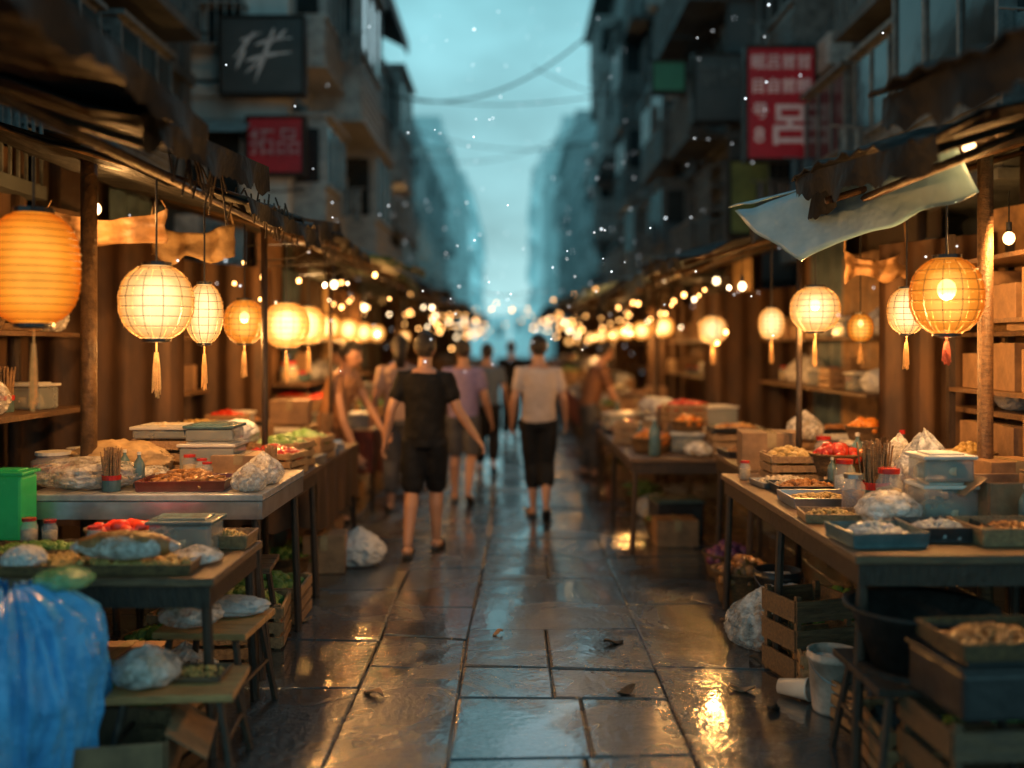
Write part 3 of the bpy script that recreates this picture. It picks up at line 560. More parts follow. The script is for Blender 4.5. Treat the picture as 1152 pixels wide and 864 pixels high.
for (s,y0,y1,xf,zt,xe,ze,xb,zb,am,lb,nr,sd) in SL:
    tb=None; ya=None
    if sd==1: tb=[(4.7,5.65,1.2,2.35,.91,ttop),(3.8,4.55,1.16,2.35,.72,wood),(5.75,6.4,1.25,2.3,.85,wood)]; ya=2.0
    if sd==8: tb=[(3.7,6.1,1.3,2.6,.83,wood),(6.25,7.3,1.5,2.6,.83,wood)]; ya=2.1
    root=stall(s,y0,y1,xf,zt,xe,ze,xb,zb,am,lb,nr,tb,(clothR if sd in(3,11) else cloth) if not nr and sd not in (9,) else None,sd,1.1,ya)
    if sd==8:
        b=MB(); b.grid(ngrid((1.28,5.6,2.40),(2.0,4.4,2.52),(2.08,4.35,2.33),(1.54,5.2,2.06),.05,4),40,10); b.build('tarp_flap',tarpB,root,smooth=True,solid=.006)
        b=MB(); b.grid(ngrid((1.25,5.65,2.42),(1.95,4.5,2.54),(3.2,4.7,2.97),(3.2,5.8,2.97),.05,5),40,10); b.build('tarp',tarpB,root,smooth=True,solid=.006)
    rr=random.Random(sd+50)
    if sd in (1,9,2):
        b=MB()
        for k in range(50):
            y=rr.uniform(y0+.8,y1+.4); x=xe+.05+rr.uniform(0,.12); l=rr.uniform(.06,.2); b.tube([(s*x,y,ze+.02),(s*x+rr.uniform(-.05,.05),y+rr.uniform(-.05,.05),ze-l)],.005,4)
        b.build('straw_fringe',straw,root)['kind']='stuff'
# ---------------- lanterns
def plight(e,r,parent,col=(1,.56,.23),z=0):
    l=bpy.data.lights.new('lantern_glow','POINT'); l.energy=e; l.color=col; l.shadow_soft_size=r; o=bpy.data.objects.new('lantern_glow',l); C.objects.link(o); o.parent=parent; o.location=(0,0,z)
def lantern(px,py,Y,w,h,mat,label,wires=True,tassel='gold',P=40,top=2.4,lr=.04,group='paper lanterns hung along the alley',sq=2.3,core=0):
    c=at(px,py,Y); r=thing('paper_lantern',label,'lantern',c,group=group); a,H=w/2,h/2; far=Y>9
    nr=8 if far else 16; prof=[]
    for i in range(nr*2+1):
        t=-1+i/nr; t=max(-.94,min(.94,t)); q=(1-abs(t)**sq)**.5; q*=1+(.0 if i%2 else .022); prof.append((a*q,H*t))
    b=MB(); b.lathe(prof,32,c); b.build('paper_shade',mat,r,smooth=True)
    b=MB()
    if wires and not far:
        for k in range(12):
            an=2*PI*k/12; b.tube([c+Vector((p[0]*1.01*math.cos(an),p[0]*1.01*math.sin(an),p[1])) for p in prof[::3]],.0016,4)
    for k in range(2,len(prof)-1,4 if wires else 2):
        q=prof[k][0]*1.008; b.tube([c+Vector((q*math.cos(j*PI/12),q*math.sin(j*PI/12),prof[k][1])) for j in range(25)],.0014,4)
    b.build('wire_ribs',bamb,r)
    rc=prof[0][0]
    b=MB(); b.lathe([(rc*1.02,H*.93),(rc*1.08,H*.93),(rc*1.08,H*1.02),(rc*.9,H*1.02),(rc*.9,H*.95)],20,c); b.build('top_cap',blackp,r)
    b=MB(); b.lathe([(rc*1.02,-H*.93),(rc*1.06,-H*.93),(rc*1.06,-H*1.0),(rc*.6,-H*1.03)],20,c); b.build('bottom_cap',blackp,r)
    b=MB(); b.tube([c+Vector((0,0,H*.95)),(c.x,c.y,top)],.005,6); b.build('hanging_cord',cord,r)
    if core: b=MB(); b.blob(c+Vector((0,0,.03)),core,(1,1,1.2),2); b.build('bulb',corem,r,smooth=True)
    if tassel:
        b=MB(); rr=random.Random(int(px)); tl=h*.7 if tassel=='gold' else h*.35
        b.tube([c+Vector((0,0,-H*.9)),c+Vector((0,0,-H-tl*.25))],.004,6)
        for k in range(26):
            an=rr.uniform(0,6.28); q=rr.uniform(0,.016); x=q*math.cos(an); y=q*math.sin(an)
            b.tube([c+Vector((x*.5,y*.5,-H-tl*.2)),c+Vector((x,y,-H-tl*.5)),c+Vector((x*1.3,y*1.3,-H-tl*rr.uniform(.85,1.05)))],.0022,4)
        b.build('tassel',red if tassel=='red' else gold,r)
    if P: plight(P,lr,r,z=-.05)
    return r
lantern(38,302,4.0,.35,.48,LM_soft,'largest plain orange paper lantern at the left edge',wires=False,P=0,tassel='gold',sq=3)
lantern(176,340,4.5,.33,.36,LM_hot,'round cream lantern with wire ribs, second from the left edge',P=145)
lantern(230,353,5.3,.2,.34,LM_hot,'narrow oval cream lantern, third from the left edge',P=60)
lantern(275,362,6.2,.255,.29,LM_mid,'small round amber lantern, fourth from the left edge',P=75,core=.03)
lantern(322,366,7.0,.33,.34,LM_far,'bright round lantern, fifth from the left edge',P=130)
lantern(347,366,8.2,.28,.33,LM_far,'blurred bright lantern just right of the fifth left one',P=150)
for k,(px,py,Y) in enumerate(((370,368,9.6),(392,371,11.2),(409,374,13.2),(424,375,15.5),(440,378,19),(455,379,23),(470,381,29),(485,383,37))):
    lantern(px,py,Y,.24,.26,LM_far,'blurred warm lantern over the left stalls, %s beyond the fifth'%ORD[k+2],P=(190 if Y<16 else 330) if k%2==0 else 0,tassel=None,top=2.5)
lantern(1065,333,4.5,.32,.37,LM_mid,'large orange lantern with bulb showing, nearest on the right',tassel='red',P=135,top=2.45,core=.042)
lantern(1020,350,5.3,.2,.26,LM_hot,'small cream lantern tucked left behind the large right lantern',P=60)
lantern(917,348,6,.3,.29,LM_hot,'round cream lantern with long tassel at the blue tarp corner',P=125,core=.03)
lantern(968,369,6.6,.17,.2,LM_mid,'tiny amber lantern low between two cream lanterns on the right',P=0,core=.02)
lantern(868,364,7.4,.195,.25,LM_hot,'small cream lantern with tassel left of the blue tarp',P=60)
lantern(802,371,9,.26,.26,LM_hot,'cream lantern over the second right stall',P=140)
for k,(px,py,Y) in enumerate(((746,368,11),(722,372,13),(705,373,15),(690,376,18),(676,378,21.5),(664,380,26),(650,382,33),(640,384,40))):
    lantern(px,py,Y,.24,.24,LM_far,'blurred warm lantern over the right stalls, %s past the cream row'%ORD[k+1],P=(200 if Y<17 else 330) if k%2==0 else 0,tassel=None,top=2.4)
def bulb(px,py,Y,label,P=0,r=.03,top=2.4):
    c=at(px,py,Y); o=thing('light_bulb',label,'light bulb',c,group='bare bulbs under the awnings')
    b=MB(); b.blob(c,r,(1,1,1.2),2); b.build('glass_globe',LM_bulb if P else corem,o,smooth=True); b=MB(); b.tube([c+Vector((0,0,r)),c+Vector((0,0,r+.05))],.014); b.build('socket',blackp,o); b=MB(); b.tube([c+Vector((0,0,r+.05)),(c.x,c.y,max(top,c.z+.1))],.004,5); b.build('wire',cord,o)
    if P: plight(P,.015,o,(1,.6,.28))
bulb(1090,164,4.2,'bare glowing bulb under the right awning, top right',8); bulb(376,320,8,'bare bulb under the left awning above the blurred lanterns'); bulb(806,316,8.5,'bare bulb under the right awning left of the blue tarp')
bulb(410,346,9.6,'bare bulb under the left awning, lower and further back'); bulb(640,372,14,'bare bulb over the right side near the white shirted walker'); bulb(835,322,7.6,'bare bulb beside the small cream tassel lantern')
bulb(108,235,5.3,'bare bulb high at the back left above the cream lantern',45); bulb(1135,268,4.9,'added bare bulb at the right edge in front of the shelf',40)  # right-edge bulb is an added lamp to light the goods
rr=random.Random(21)
for i_,(s,y0,y1,xf,zt,xe,ze,xb,zb,am,lb,nr,sd) in enumerate(SL):
    if nr: continue
    r=thing('string_light','string of small warm bulbs under the roof of the %s'%lb.split(' stall')[0].replace('farthest','last')+' stall','string lights',(s*xe,(y0+y1)/2,ze),group='bulb strings under the awnings')
    n=14; P=[Vector((s*(xe+.1+.35*noise.noise(Vector((t*.7,sd,0)))),y0+(y1-y0)*t/n,ze-.1-.06*(t%3))) for t in range(n+1)]
    b=MB(); b.tube(P,.004,4); b.build('cable',cord,r)
    for t in range(n+1):
        if rr.random()<.2: continue
        p=P[t]; d=abs(rr.gauss(0,.28))+.03; x=rr.uniform(-.3,.8)*s
        b=MB(); b.tube([p,p+Vector((x,0,-.02))],.003,4); b.tube([p+Vector((x,0,-.02)),p+Vector((x,0,-d))],.003,4); w_=b.build('drop_wire',cord,r)
        b=MB(); b.blob(p+Vector((x,0,-d-.02)),(.012+.0007*p.y)*rr.uniform(.5,1.2),(1,1,1.2),1); b.build('bulb',bulbm if rr.random()<.75 else bulbw,w_,smooth=True)
for k,Y in enumerate((15,20,26,34,46)):
    z=2.6+.02*Y; r=thing('string_light','sparse string of bulbs crossing the alley, %s from the viewer'%ORD[k+1],'string lights',(0,Y,z),group='sparse bulb strings across the alley')
    P=[Vector((-1.9+3.8*t/12,Y+rr.uniform(-.3,.3),z-rr.uniform(.3,.5)*4*(t/12)*(1-t/12))) for t in range(13)]
    b=MB(); b.tube(P,.004,4); b.build('cable',cord,r)
    for i in range(1,12):
        if rr.random()<.5: continue
        b=MB(); b.blob(P[i]-Vector((0,0,.04+rr.random()*.5)),.008+.0004*Y,(1,1,1.2),1); b.build('bulb',bulbm,r,smooth=True)
b=MB()
for k in range(400):
    Y=rr.uniform(3.5,24); px=rr.gauss(600,240); py=rr.uniform(0,420) if k%3 else rr.gauss(300,60)
    c=at(px,py,Y)
    if c.z>.3 and abs(c.x)<3.2: b.blob(c,rr.uniform(.002,.005)+Y*.0003,(1,1,1),1)
tag(b.build('drifting_snow',M('snowflake',(.9,.9,.9),None,.5,bump=0,emit=(.85,.93,1),es=1.8,var=0)),'tiny pale glowing points scattered in the air above the alley','snow',kind='stuff')  # pale specks with a glow of their own, scattered through the air
def cable(a,b_,sag,label,r=.012):
    a,b_=Vector(a),Vector(b_); pts=[a.lerp(b_,t/20)-Vector((0,0,sag*4*(t/20)*(1-t/20))) for t in range(21)]
    m=MB(); m.tube(pts,r,5); tag(m.build('overhead_cable',cord,smooth=True),label,'cable','cables strung over the alley')
cable(at(398,92,17),at(672,30,17),.75,'thick black cable sagging across the sky, lowest of the upper pair',.016)
cable(at(408,100,17.5),at(690,104,17.5),.25,'thin cable just under the thick sagging cable',.01)
cable(at(430,130,24),at(700,150,24),.6,'thin cable crossing the sky halfway down',.012)
cable(at(440,170,30),at(690,120,30),.9,'fine cable crossing low over the misty buildings',.014)
cable(at(600,75,20),at(700,110,20),.1,'short cable branching toward the right building',.01)
cable(at(300,215,10),at(445,110,19),.5,'cable running along the left building fronts')
# ---------------- goods prototypes
def mound(b,n,rx,ry,h,lr,rr,z0=0,el=(1,1,1)):
    for k in range(n):
        a=rr.uniform(0,6.28); q=math.sqrt(rr.random()); x,y=rx*q*math.cos(a),ry*q*math.sin(a); s=lr*rr.uniform(.75,1.2)
        b.blob((x,y,z0+h*(1-q*q)*rr.uniform(.75,1)+s*.3),s,(el[0]*rr.uniform(.8,1.2),el[1],el[2]),1 if lr<.03 else 2,.15,rr.uniform(0,3),k)
def mk_basket(r,h,heap,lr,n,name='produce_basket',label='x',cat='basket'):
    o=thing(name,label,cat); rr=random.Random(n); b=MB(); b.lathe([(0,.002),(r*.8,.003),(r*.88,h*.4),(r,h),(r*1.05,h),(r*1.05,h+.012),(r*.97,h+.012),(r*.85,h*.5),(0,h*.45)],28,fn=lambda a,z:1+.012*math.sin(a*28)); b.build('basket',wick,o,smooth=True)
    b=MB(); mound(b,n,r*.85,r*.85,h*.5,lr,rr,h*.75); b.build('contents',heaps[heap],o,smooth=True); return o
def mk_tray(w,d,h,tm,heap,lr,n,mh=.04,name='food_tray',label='x',cat='tray',el=(1,1,1)):
    o=thing(name,label,cat); rr=random.Random(n+5); b=MB(); b.box(-w/2,w/2,-d/2,d/2,.001,.012)
    for s in (-1,1): b.cbox((s*w/2,0,h/2+.004),(.008,d+.008,h),ry=s*.2); b.cbox((0,s*d/2,h/2+.004),(w+.008,.008,h-.002),rx=-s*.2)
    b.build('tray',tm,o,bev=.002); b=MB(); mound(b,n,w*.46,d*.46,mh,lr,rr,.012,el); b.build('contents',heaps[heap],o,smooth=True); return o
def mk_tub(w,d,h,bm_,lm,label='x',cont='pale'):
    o=thing('lidded_container',label,'container'); b=MB(); b.box(-w/2,w/2,-d/2,d/2,0,h); b.build('tub',bm_,o,bev=.015)
    b=MB(); b.box(-w/2-.01,w/2+.01,-d/2-.01,d/2+.01,h+.001,h+.018); b.box(-w/2+.03,w/2-.03,-d/2+.03,d/2-.03,h+.017,h+.026); b.build('lid',lm,o,bev=.006)
    if bm_ is tub: b=MB(); mound(b,30,w*.4,d*.4,h*.3,.03,random.Random(2),.03); b.build('contents',heaps[cont],o,smooth=True)
    return o
def mk_carton(w,d,h,label='x',open_=False):
    o=thing('cardboard_box',label,'box'); b=MB()
    if not open_: b.box(-w/2,w/2,-d/2,d/2,0,h)
    else:
        t=.006; b.box(-w/2,w/2,-d/2,d/2,0,t)
        for s in (-1,1): b.box(s*w/2-t/2,s*w/2+t/2,-d/2,d/2,t,h); b.box(-w/2+t,w/2-t,s*d/2-t/2,s*d/2+t/2,t,h-.002)
    b.build('box_body',card,o,bev=.003)
    if open_:
        for s in (-1,1): b=MB(); b.cbox((s*(w/2+.05),0,h-.02),(.13,d*.96,.004),ry=s*.6); b.build('flap',card,o)
    else: b=MB(); b.box(-.025,.025,-d/2-.002,d/2+.002,h+.0005,h+.0025); b.box(-.025,.025,-d/2-.003,-d/2-.001,h*.6,h); b.build('tape',tapem,o)
    return o
def mk_crate(w,d,h,heap=None,label='x'):
    o=thing('wooden_crate',label,'crate'); b=MB(); n=3
    for k in range(n):
        z=h*(k+.5)/n; t=h/n*.72
        for s in (-1,1): b.cbox((0,s*d/2,z),(w,.012,t)); b.cbox((s*w/2,0,z),(.012,d-.014,t))
    for sx in (-1,1):
        for sy in (-1,1): b.cbox((sx*(w/2-.02),sy*(d/2-.02),h/2),(.025,.025,h))
    b.box(-w/2+.01,w/2-.01,-d/2+.01,d/2-.01,.002,.012); b.build('slatted_box',woodL if h<.3 else wood,o)
    if heap: b=MB(); mound(b,60,w*.45,d*.45,h*.3,.032,random.Random(8),h*.7); b.build('contents',heaps[heap],o,smooth=True)
    return o
def bagmesh(r,h,seed,knot=True):
    b=MB(); sd=Vector((seed*3.1,seed*1.7,seed))
    def f(n):
        f=1+.14*ridge(n*2.2+sd)+.08*ridge(n*5+sd)+.05*ridge(n*11+sd)
        x,y,z=n.x*f*r,n.y*f*r,n.z
        if knot and z>.62: k=(z-.62)/.38; q=max(0,1-k)**.5*.9+.1; x*=q; y*=q; z=.62+k*.75
        zz=h*(z*.5+.5)/(1.19 if knot else 1)*(1+.08*ridge(n*3+sd))
        return (x,y,max(.002+.006*abs(noise.noise(n*9)),zz-.12*h))
    return b.ico(5 if r>.12 else 4,f)
def mk_bag(r,h,seed,mat,label='x',knot=True,cont=None,cat='bag',name='plastic_bag'):
    o=thing(name,label,cat); bagmesh(r,h,seed,knot).build('bag_film' if cat=='bag' else 'folds',mat,o,smooth=True)
    if cont: b=MB(); mound(b,50,r*.7,r*.7,h*.4,.03,random.Random(seed),.02); b.build('contents',heaps[cont],o,smooth=True)
    return o
def mk_jar(r,h,cont,lm,label='x'):
    o=thing('jar',label,'jar'); b=MB(); b.lathe([(0,.001),(r*.9,.002),(r,.015),(r,h*.75),(r*.75,h*.88),(r*.75,h)],20); b.build('glass_body',glassJ,o,smooth=True)
    b=MB(); b.lathe([(0,.006),(r*.9,.008),(r*.92,h*.6),(0,h*.68)],16); b.build('contents',heaps[cont],o,smooth=True)
    b=MB(); b.lathe([(r*.8,h*.97),(r*.82,h*.97),(r*.82,h*1.09),(0,h*1.1)],18); b.build('lid',lm,o); return o
def mk_bottle(r,h,m,lm,label='x'):
    o=thing('bottle',label,'bottle'); b=MB(); b.lathe([(0,0),(r*.9,.001),(r,.01),(r,h*.62),(r*.8,h*.72),(r*.3,h*.85),(r*.3,h*.94)],18); b.build('bottle_body',m,o,smooth=True)
    b=MB(); b.lathe([(r*.34,h*.92),(r*.36,h*.92),(r*.36,h),(0,h)],12); b.build('cap',lm,o); return o
def mk_bundle(n,r,h,label='x',m=None):
    o=thing('stick_bundle',label,'bundle of sticks'); b=MB(); rr=random.Random(n)
    for k in range(n):
        a=rr.uniform(0,6.28); q=r*math.sqrt(rr.random()); sp=rr.uniform(1.2,1.9); b.tube([(q*math.cos(a),q*math.sin(a),.0),(q*sp*math.cos(a),q*sp*math.sin(a),h*rr.uniform(.85,1.1))],.0045,5)
    b.build('sticks',m or woodL,o); b=MB(); b.lathe([(r*1.3,h*.28),(r*1.38,h*.28),(r*1.4,h*.4),(r*1.32,h*.4)],18); b.build('band',redp,o)
    b=MB(); b.lathe([(0,.001),(r*1.3,.002),(r*1.32,h*.3),(r*1.25,h*.3)],18); b.build('holder',tubT,o); return o
PR={'basket_g':(lambda:mk_basket(.16,.1,'green',.03,60),'wicker basket of greens',0),'basket_o':(lambda:mk_basket(.15,.09,'orange',.036,40),'wicker basket of oranges',0),
 'tray_b':(lambda:mk_tray(.38,.28,.04,blackp,'brown',.022,90),'black tray of brown snacks',0),'tray_g':(lambda:mk_tray(.36,.3,.05,steel,'gold',.018,120),'steel tray of dried goods',0),
 'tray_p':(lambda:mk_tray(.36,.3,.04,woodL,'pale',.026,70),'wooden tray of dumplings',0),'tub':(lambda:mk_tub(.28,.22,.14,tub,lidW),'clear lidded tub',.168),
 'carton':(lambda:mk_carton(.32,.26,.2),'taped cardboard box',.204),'cartono':(lambda:mk_carton(.3,.28,.16,'x',True),'open cardboard box',0),'crate':(lambda:mk_crate(.34,.28,.15,'red'),'slatted tomato crate',0),
 'crate_e':(lambda:mk_crate(.34,.28,.16),'empty slatted crate',.162),'bag':(lambda:mk_bag(.13,.26,3,film,cont='pale'),'knotted clear bag',0),'bag2':(lambda:mk_bag(.13,.2,4,filmW,'x',False),'crumpled white bag',0),'bag3':(lambda:mk_bag(.12,.14,44,film,'x',False,'gold'),'low clear bag',0),'jar':(lambda:mk_jar(.055,.17,'gold',redp),'red lidded jar',0),'bottle':(lambda:mk_bottle(.04,.26,tubT,lidW),'dark teal bottle',0),
 'sticks':(lambda:mk_bundle(40,.04,.24),'holder of wooden sticks',0),'crateg':(lambda:mk_crate(.34,.28,.17,'green'),'slatted crate of greens',0)}
PR={k:(v[0](),v[1],v[2]) for k,v in PR.items()}
def fill(s,Y0,Y1,x0,x1,z,where,rows,step,seed,kinds=None,scl=1,rn=None,stack=.5):
    rr=random.Random(seed); kinds=kinds or list(PR); y=Y0; n=0; rn=rn or (['front row','middle row','back row'] if rows==3 else ['front row','back row'])
    while y<Y1 and n<20:
        n+=1
        for r in range(rows):
            k=rr.choice(kinds); x=x0+(x1-x0)*(r+.5)/rows+rr.uniform(-.03,.03); sc=scl*rr.uniform(.85,1.2); p=(s*x,y+rr.uniform(-.04,.04)); a=rr.uniform(-.25,.25)
            if r>=1 and rr.random()<stack:
                k=rr.choice(('carton','tub','crate_e')); k2=rr.choice(('tray_b','tray_g','tub','carton','bag','basket_o','crate','bag2'))
                dup(PR[k2][0],(*p,z+PR[k][2]*sc+.002),a+.1,'%s on top, %s, %s, %s from near end'%(PR[k2][1],rn[r],where,ORD[n]),'goods set out on the stalls',sc*.9)
            dup(PR[k][0],(*p,z+.001),a,'%s, %s, %s, %s from near end'%(PR[k][1],rn[r],where,ORD[n]),'goods set out on the stalls',sc)
        y+=step
ws='first left stall,second left stall,third left stall,fourth left stall,fifth left stall,sixth left stall,last left stall,first right stall,second right stall,third right stall,fourth right stall,fifth right stall,last right stall'.split(',')
for (s,y0,y1,xf,zt,xe,ze,xb,zb,am,lb,nr,sd) in SL:
    w_=ws[sd-1]
    if not nr: fill(s,y0+.3,y1-.4,xf+.05,xf+1.05,zt,w_,3 if y0<12 else 2,.34 if y0<12 else .6 if y0<20 else 1.3,sd*7,scl=1 if y0<20 else 1.5)
    if y0<12:
        fill(s,y0+.3,y1-.3,xb-.52,xb-.18,1.25,w_,1,.3,sd*11,['carton','tub','jar','bag','bottle','crate_e','bag2','sticks'],1,['lower back shelf'])
        fill(s,y0+.3,y1-.3,xb-.5,xb-.18,1.706,w_,1,.36,sd*17,['carton','tub','jar','bag','basket_o','crate_e','cartono'],1,['upper back shelf'])
    if y0<16: fill(s,y0+.5,y1-.4,xf+.12,xf+.75,0,w_,2 if y0<7 else 1,.45,sd*13,['crate_e','carton','cartono','bag2','crateg','basket_g','bag'],1.15,['floor below','deep floor'],.0)
fill(-1,5.9,6.35,1.3,2.2,.85,'first left stall',3,.4,77,rn=['side table front','side table middle','side table back'])
fill(1,6.4,7.2,1.55,2.5,.83,'first right stall',3,.36,78,rn=['end table front','end table middle','end table back'])
# ---------------- left near goods
OCC=[]
def put(o,px,Y,z,rz=0,sc=1):
    o.location=(gx(px,Y),Y,z+.001); o.rotation_euler=(0,0,rz); o.scale=(sc,)*3
    OCC.append((gx(px,Y),Y,z,{'t':.17,'l':.14,'c':.16,'p':.13,'j':.07,'b':.05,'s':.05,'w':.17}.get(o.name[0],.12) if o.name[:3]!='foo' else .19)); return o
def scatter(x0,x1,y0,y1,z,kinds,n,seed,where):
    rr=random.Random(seed); k_=0
    for t in range(900):
        if k_>=n: break
        k=rr.choice(kinds); sc=rr.uniform(.55,.85); rad={'jar':.05,'bottle':.04,'sticks':.07}.get(k,.17)*sc+.01
        x=rr.uniform(x0,x1); y=rr.uniform(y0,y1)
        if any(abs(z-c)<.12 and (x-a)**2+(y-b)**2<(rad+d)**2 for a,b,c,d in OCC): continue
        OCC.append((x,y,z,rad)); k_+=1
        dup(PR[k][0],(x,y,z+.001),rr.uniform(-.4,.4),'small %s between trays on %s, %.0f cm from near edge'%(PR[k][1],where,(y-y0)*100),'small goods between the trays',sc)
zb_=.91; za=.72
put(mk_bag(.2,.17,5,film,'plastic wrapped white package on the grey topped left table',False,'pale'),100,4.95,zb_).scale=(1.25,.8,.95)
put(mk_tray(.42,.3,.05,M('maroon_lacquer',(.2,.04,.025),None,.25),'brown',.018,200,.07,label='maroon tray of brown skewered snacks on the grey topped left table',el=(2.6,.8,.8)),212,4.92,zb_,.05)
put(mk_tub(.3,.26,.16,tub,lidW,'clear tub with white lid at the back of the left table'),240,5.45,zb_)
put(mk_tub(.26,.24,.07,tub,tubT,'shallow clear tub with teal lid stacked on the white lidded tub'),242,5.45,zb_+.19)
put(mk_jar(.11,.14,'red',lidW,'round tub of red sauce with white lid at the left edge'),60,5.2,zb_)
put(mk_jar(.1,.13,'brown',lidW,'round tub of brown sauce with white lid behind the red one'),92,5.5,zb_)
put(mk_crate(.34,.26,.2,None,'empty slatted crate behind the maroon snack tray'),190,5.5,zb_)
put(mk_tub(.3,.26,.05,tub,lidW,'flat tub resting on the empty slatted crate'),188,5.5,zb_+.2)
put(mk_bag(.16,.2,9,clothC,'folded cream cloth bundle between sauce tubs and crate',False,name='cloth_bundle',cat='cloth'),135,5.3,zb_).scale=(1.5,.9,1.1)
put(mk_carton(.3,.25,.12,'taped cardboard box at the right rear corner of grey topped table'),275,5.4,zb_)
put(mk_tub(.18,.16,.3,greenp,greenp,'tall translucent bright green container at the far left edge'),12,4.6,za)
put(mk_basket(.15,.07,'red',.036,16,label='shallow wicker basket of red tomatoes below the grey table'),140,4.42,za,0,1).scale=(1.15,.7,1)
put(mk_tub(.27,.2,.13,tub,tubT,'clear tub with teal lid beside the tomato basket'),210,4.3,za)
put(mk_tray(.2,.18,.06,woodL,'gold',.014,120,.05,label='small wooden box of golden chips right of teal lidded tub'),258,4.42,za)
put(mk_tray(.75,.3,.04,wick,'gold',.02,330,.03,label='wide woven tray of dried herbs on the low left table'),120,3.98,za,.04)
put(mk_tray(.4,.26,.04,wick,'green',.02,160,.03,label='woven tray of green herbs at the corner of the low left table'),40,4.2,za,.2)
o=thing('wrapped_loaf','long brown paper wrapped loaf lying on the dried herb tray','wrapped food',(0,0,0)); b=MB(); b.tube([(-.2,0,.05),(-.17,0,.05),(-.1,.0,.06),(0,.01,.062),(.1,0,.06),(.17,0,.05),(.2,0,.05)],[.012,.035,.05,.055,.05,.036,.012],16); b.build('loaf',heaps['brown'],o,smooth=True)
b=MB(); b.loft([(Vector((x,.004*math.sin(x*40),.052)),Vector((0,r_,0)),Vector((0,0,r_*.9))) for x,r_ in ((-.21,.01),(-.18,.03),(-.12,.05),(-.05,.058),(0,.062),(.06,.057),(.12,.05),(.18,.03),(.22,.012))],16); b.build('wrapping',film,o,smooth=True); put(o,140,3.9,za+.05,.05)
put(mk_bag(.09,.08,12,filmG,'crumpled green film bag on top of the blue bag',False),72,3.6,.73)
put(mk_bag(.09,.08,13,film,'small clear bag lying on the low table edge'),222,4.08,za)
o=thing('blue_plastic_bag','large crumpled blue plastic bag bulging over its bin, bottom left','bag',(-1.80,3.5,0))
b=MB()
def bf(u,v):
    a=2*PI*u; z=.73-.69*v; r=.165+.075*math.sin(PI*min(1,v*1.05+.04))
    nn=Vector((math.cos(a)*2.,math.sin(a)*2.,z*1.4)); g=Vector((math.cos(a)*5+.9*z,math.sin(a)*5,z*1.0))
    r+=.05*ridge(nn*1.2+Vector((5,0,0)))+.045*ridge(g)+.03*ridge(g*2.3+Vector((0,3,0)))+.012*ridge(Vector((math.cos(a)*19,math.sin(a)*19,z*7)))
    if v<.1: r*=.35+.65*(v/.1)**.6; z+=.04*ridge(nn*2)*(1-v/.1)
    return (-1.80+r*math.cos(a),3.5+r*math.sin(a),z+.02*noise.noise(nn*1.5))
b.grid(bf,240,100); b.build('bag_film',blueb,o,smooth=True)
b=MB(); b.lathe([(.14,.0),(.15,.01),(.16,.45),(.14,.45)],24,(-1.80,3.5,0)); b.build('bin_body',blackp,o)
def stool(label,w,d,h,loc,rz,m=wood):
    o=thing('wooden_stool',label,'stool'); b=MB()
    for k in range(3): b.cbox((0,-d/2+d*(k+.5)/3,h-.015),(w,d/3-.006,.028))
    b.build('seat',m,o,bev=.003)
    for sx in (-1,1):
        for sy in (-1,1): b=MB(); b.tube([(sx*(w/2-.06),sy*(d/2-.05),h-.03),(sx*(w/2-.0),sy*(d/2-.0),0)],.016,6); b.build('leg',woodx,o)
        b=MB(); b.tube([(sx*(w/2-.03),-(d/2-.03),h*.45),(sx*(w/2-.03),(d/2-.03),h*.45)],.01,6); b.build('stretcher',woodx,o)
    o.location=loc; o.rotation_euler=(0,0,rz); return o
stool('low worn wooden stool in front, nearest to the blue bag',.46,.34,.34,(-1.27,3.75,0),.08,woodO)
stool('worn wooden stool behind the front stool, beside the alley',.4,.42,.42,(-1.30,4.3,0),-.06,woodO)
stool('small dark stool below the grey table',.36,.36,.5,(-1.42,5.1,0),.1)
put(mk_bag(.12,.12,15,film,'clear plastic bag slumped on the rear wooden stool'),215,4.25,.42)
put(mk_bag(.12,.1,16,filmW,'whitish bag lying flat on the rear stool edge',False),262,4.4,.42).scale=(1.2,.8,.8)
put(mk_bag(.11,.16,17,film,'clear bag of dumplings on the front wooden stool',True,'pale'),165,3.72,.34)
put(mk_tray(.2,.16,.02,wood,'gold',.008,90,.015,label='little wooden tray of crumbs on the front stool'),225,3.8,.34)
put(mk_carton(.3,.26,.27,'brown cardboard box on the ground under the second left stall'),366,7.1,0,.1)
put(mk_bag(.17,.3,18,filmW,'white plastic bag on the ground beside the brown carton'),404,7.3,0)
put(mk_bag(.13,.22,19,film,'clear plastic bag behind the white ground bag'),385,7.6,0)
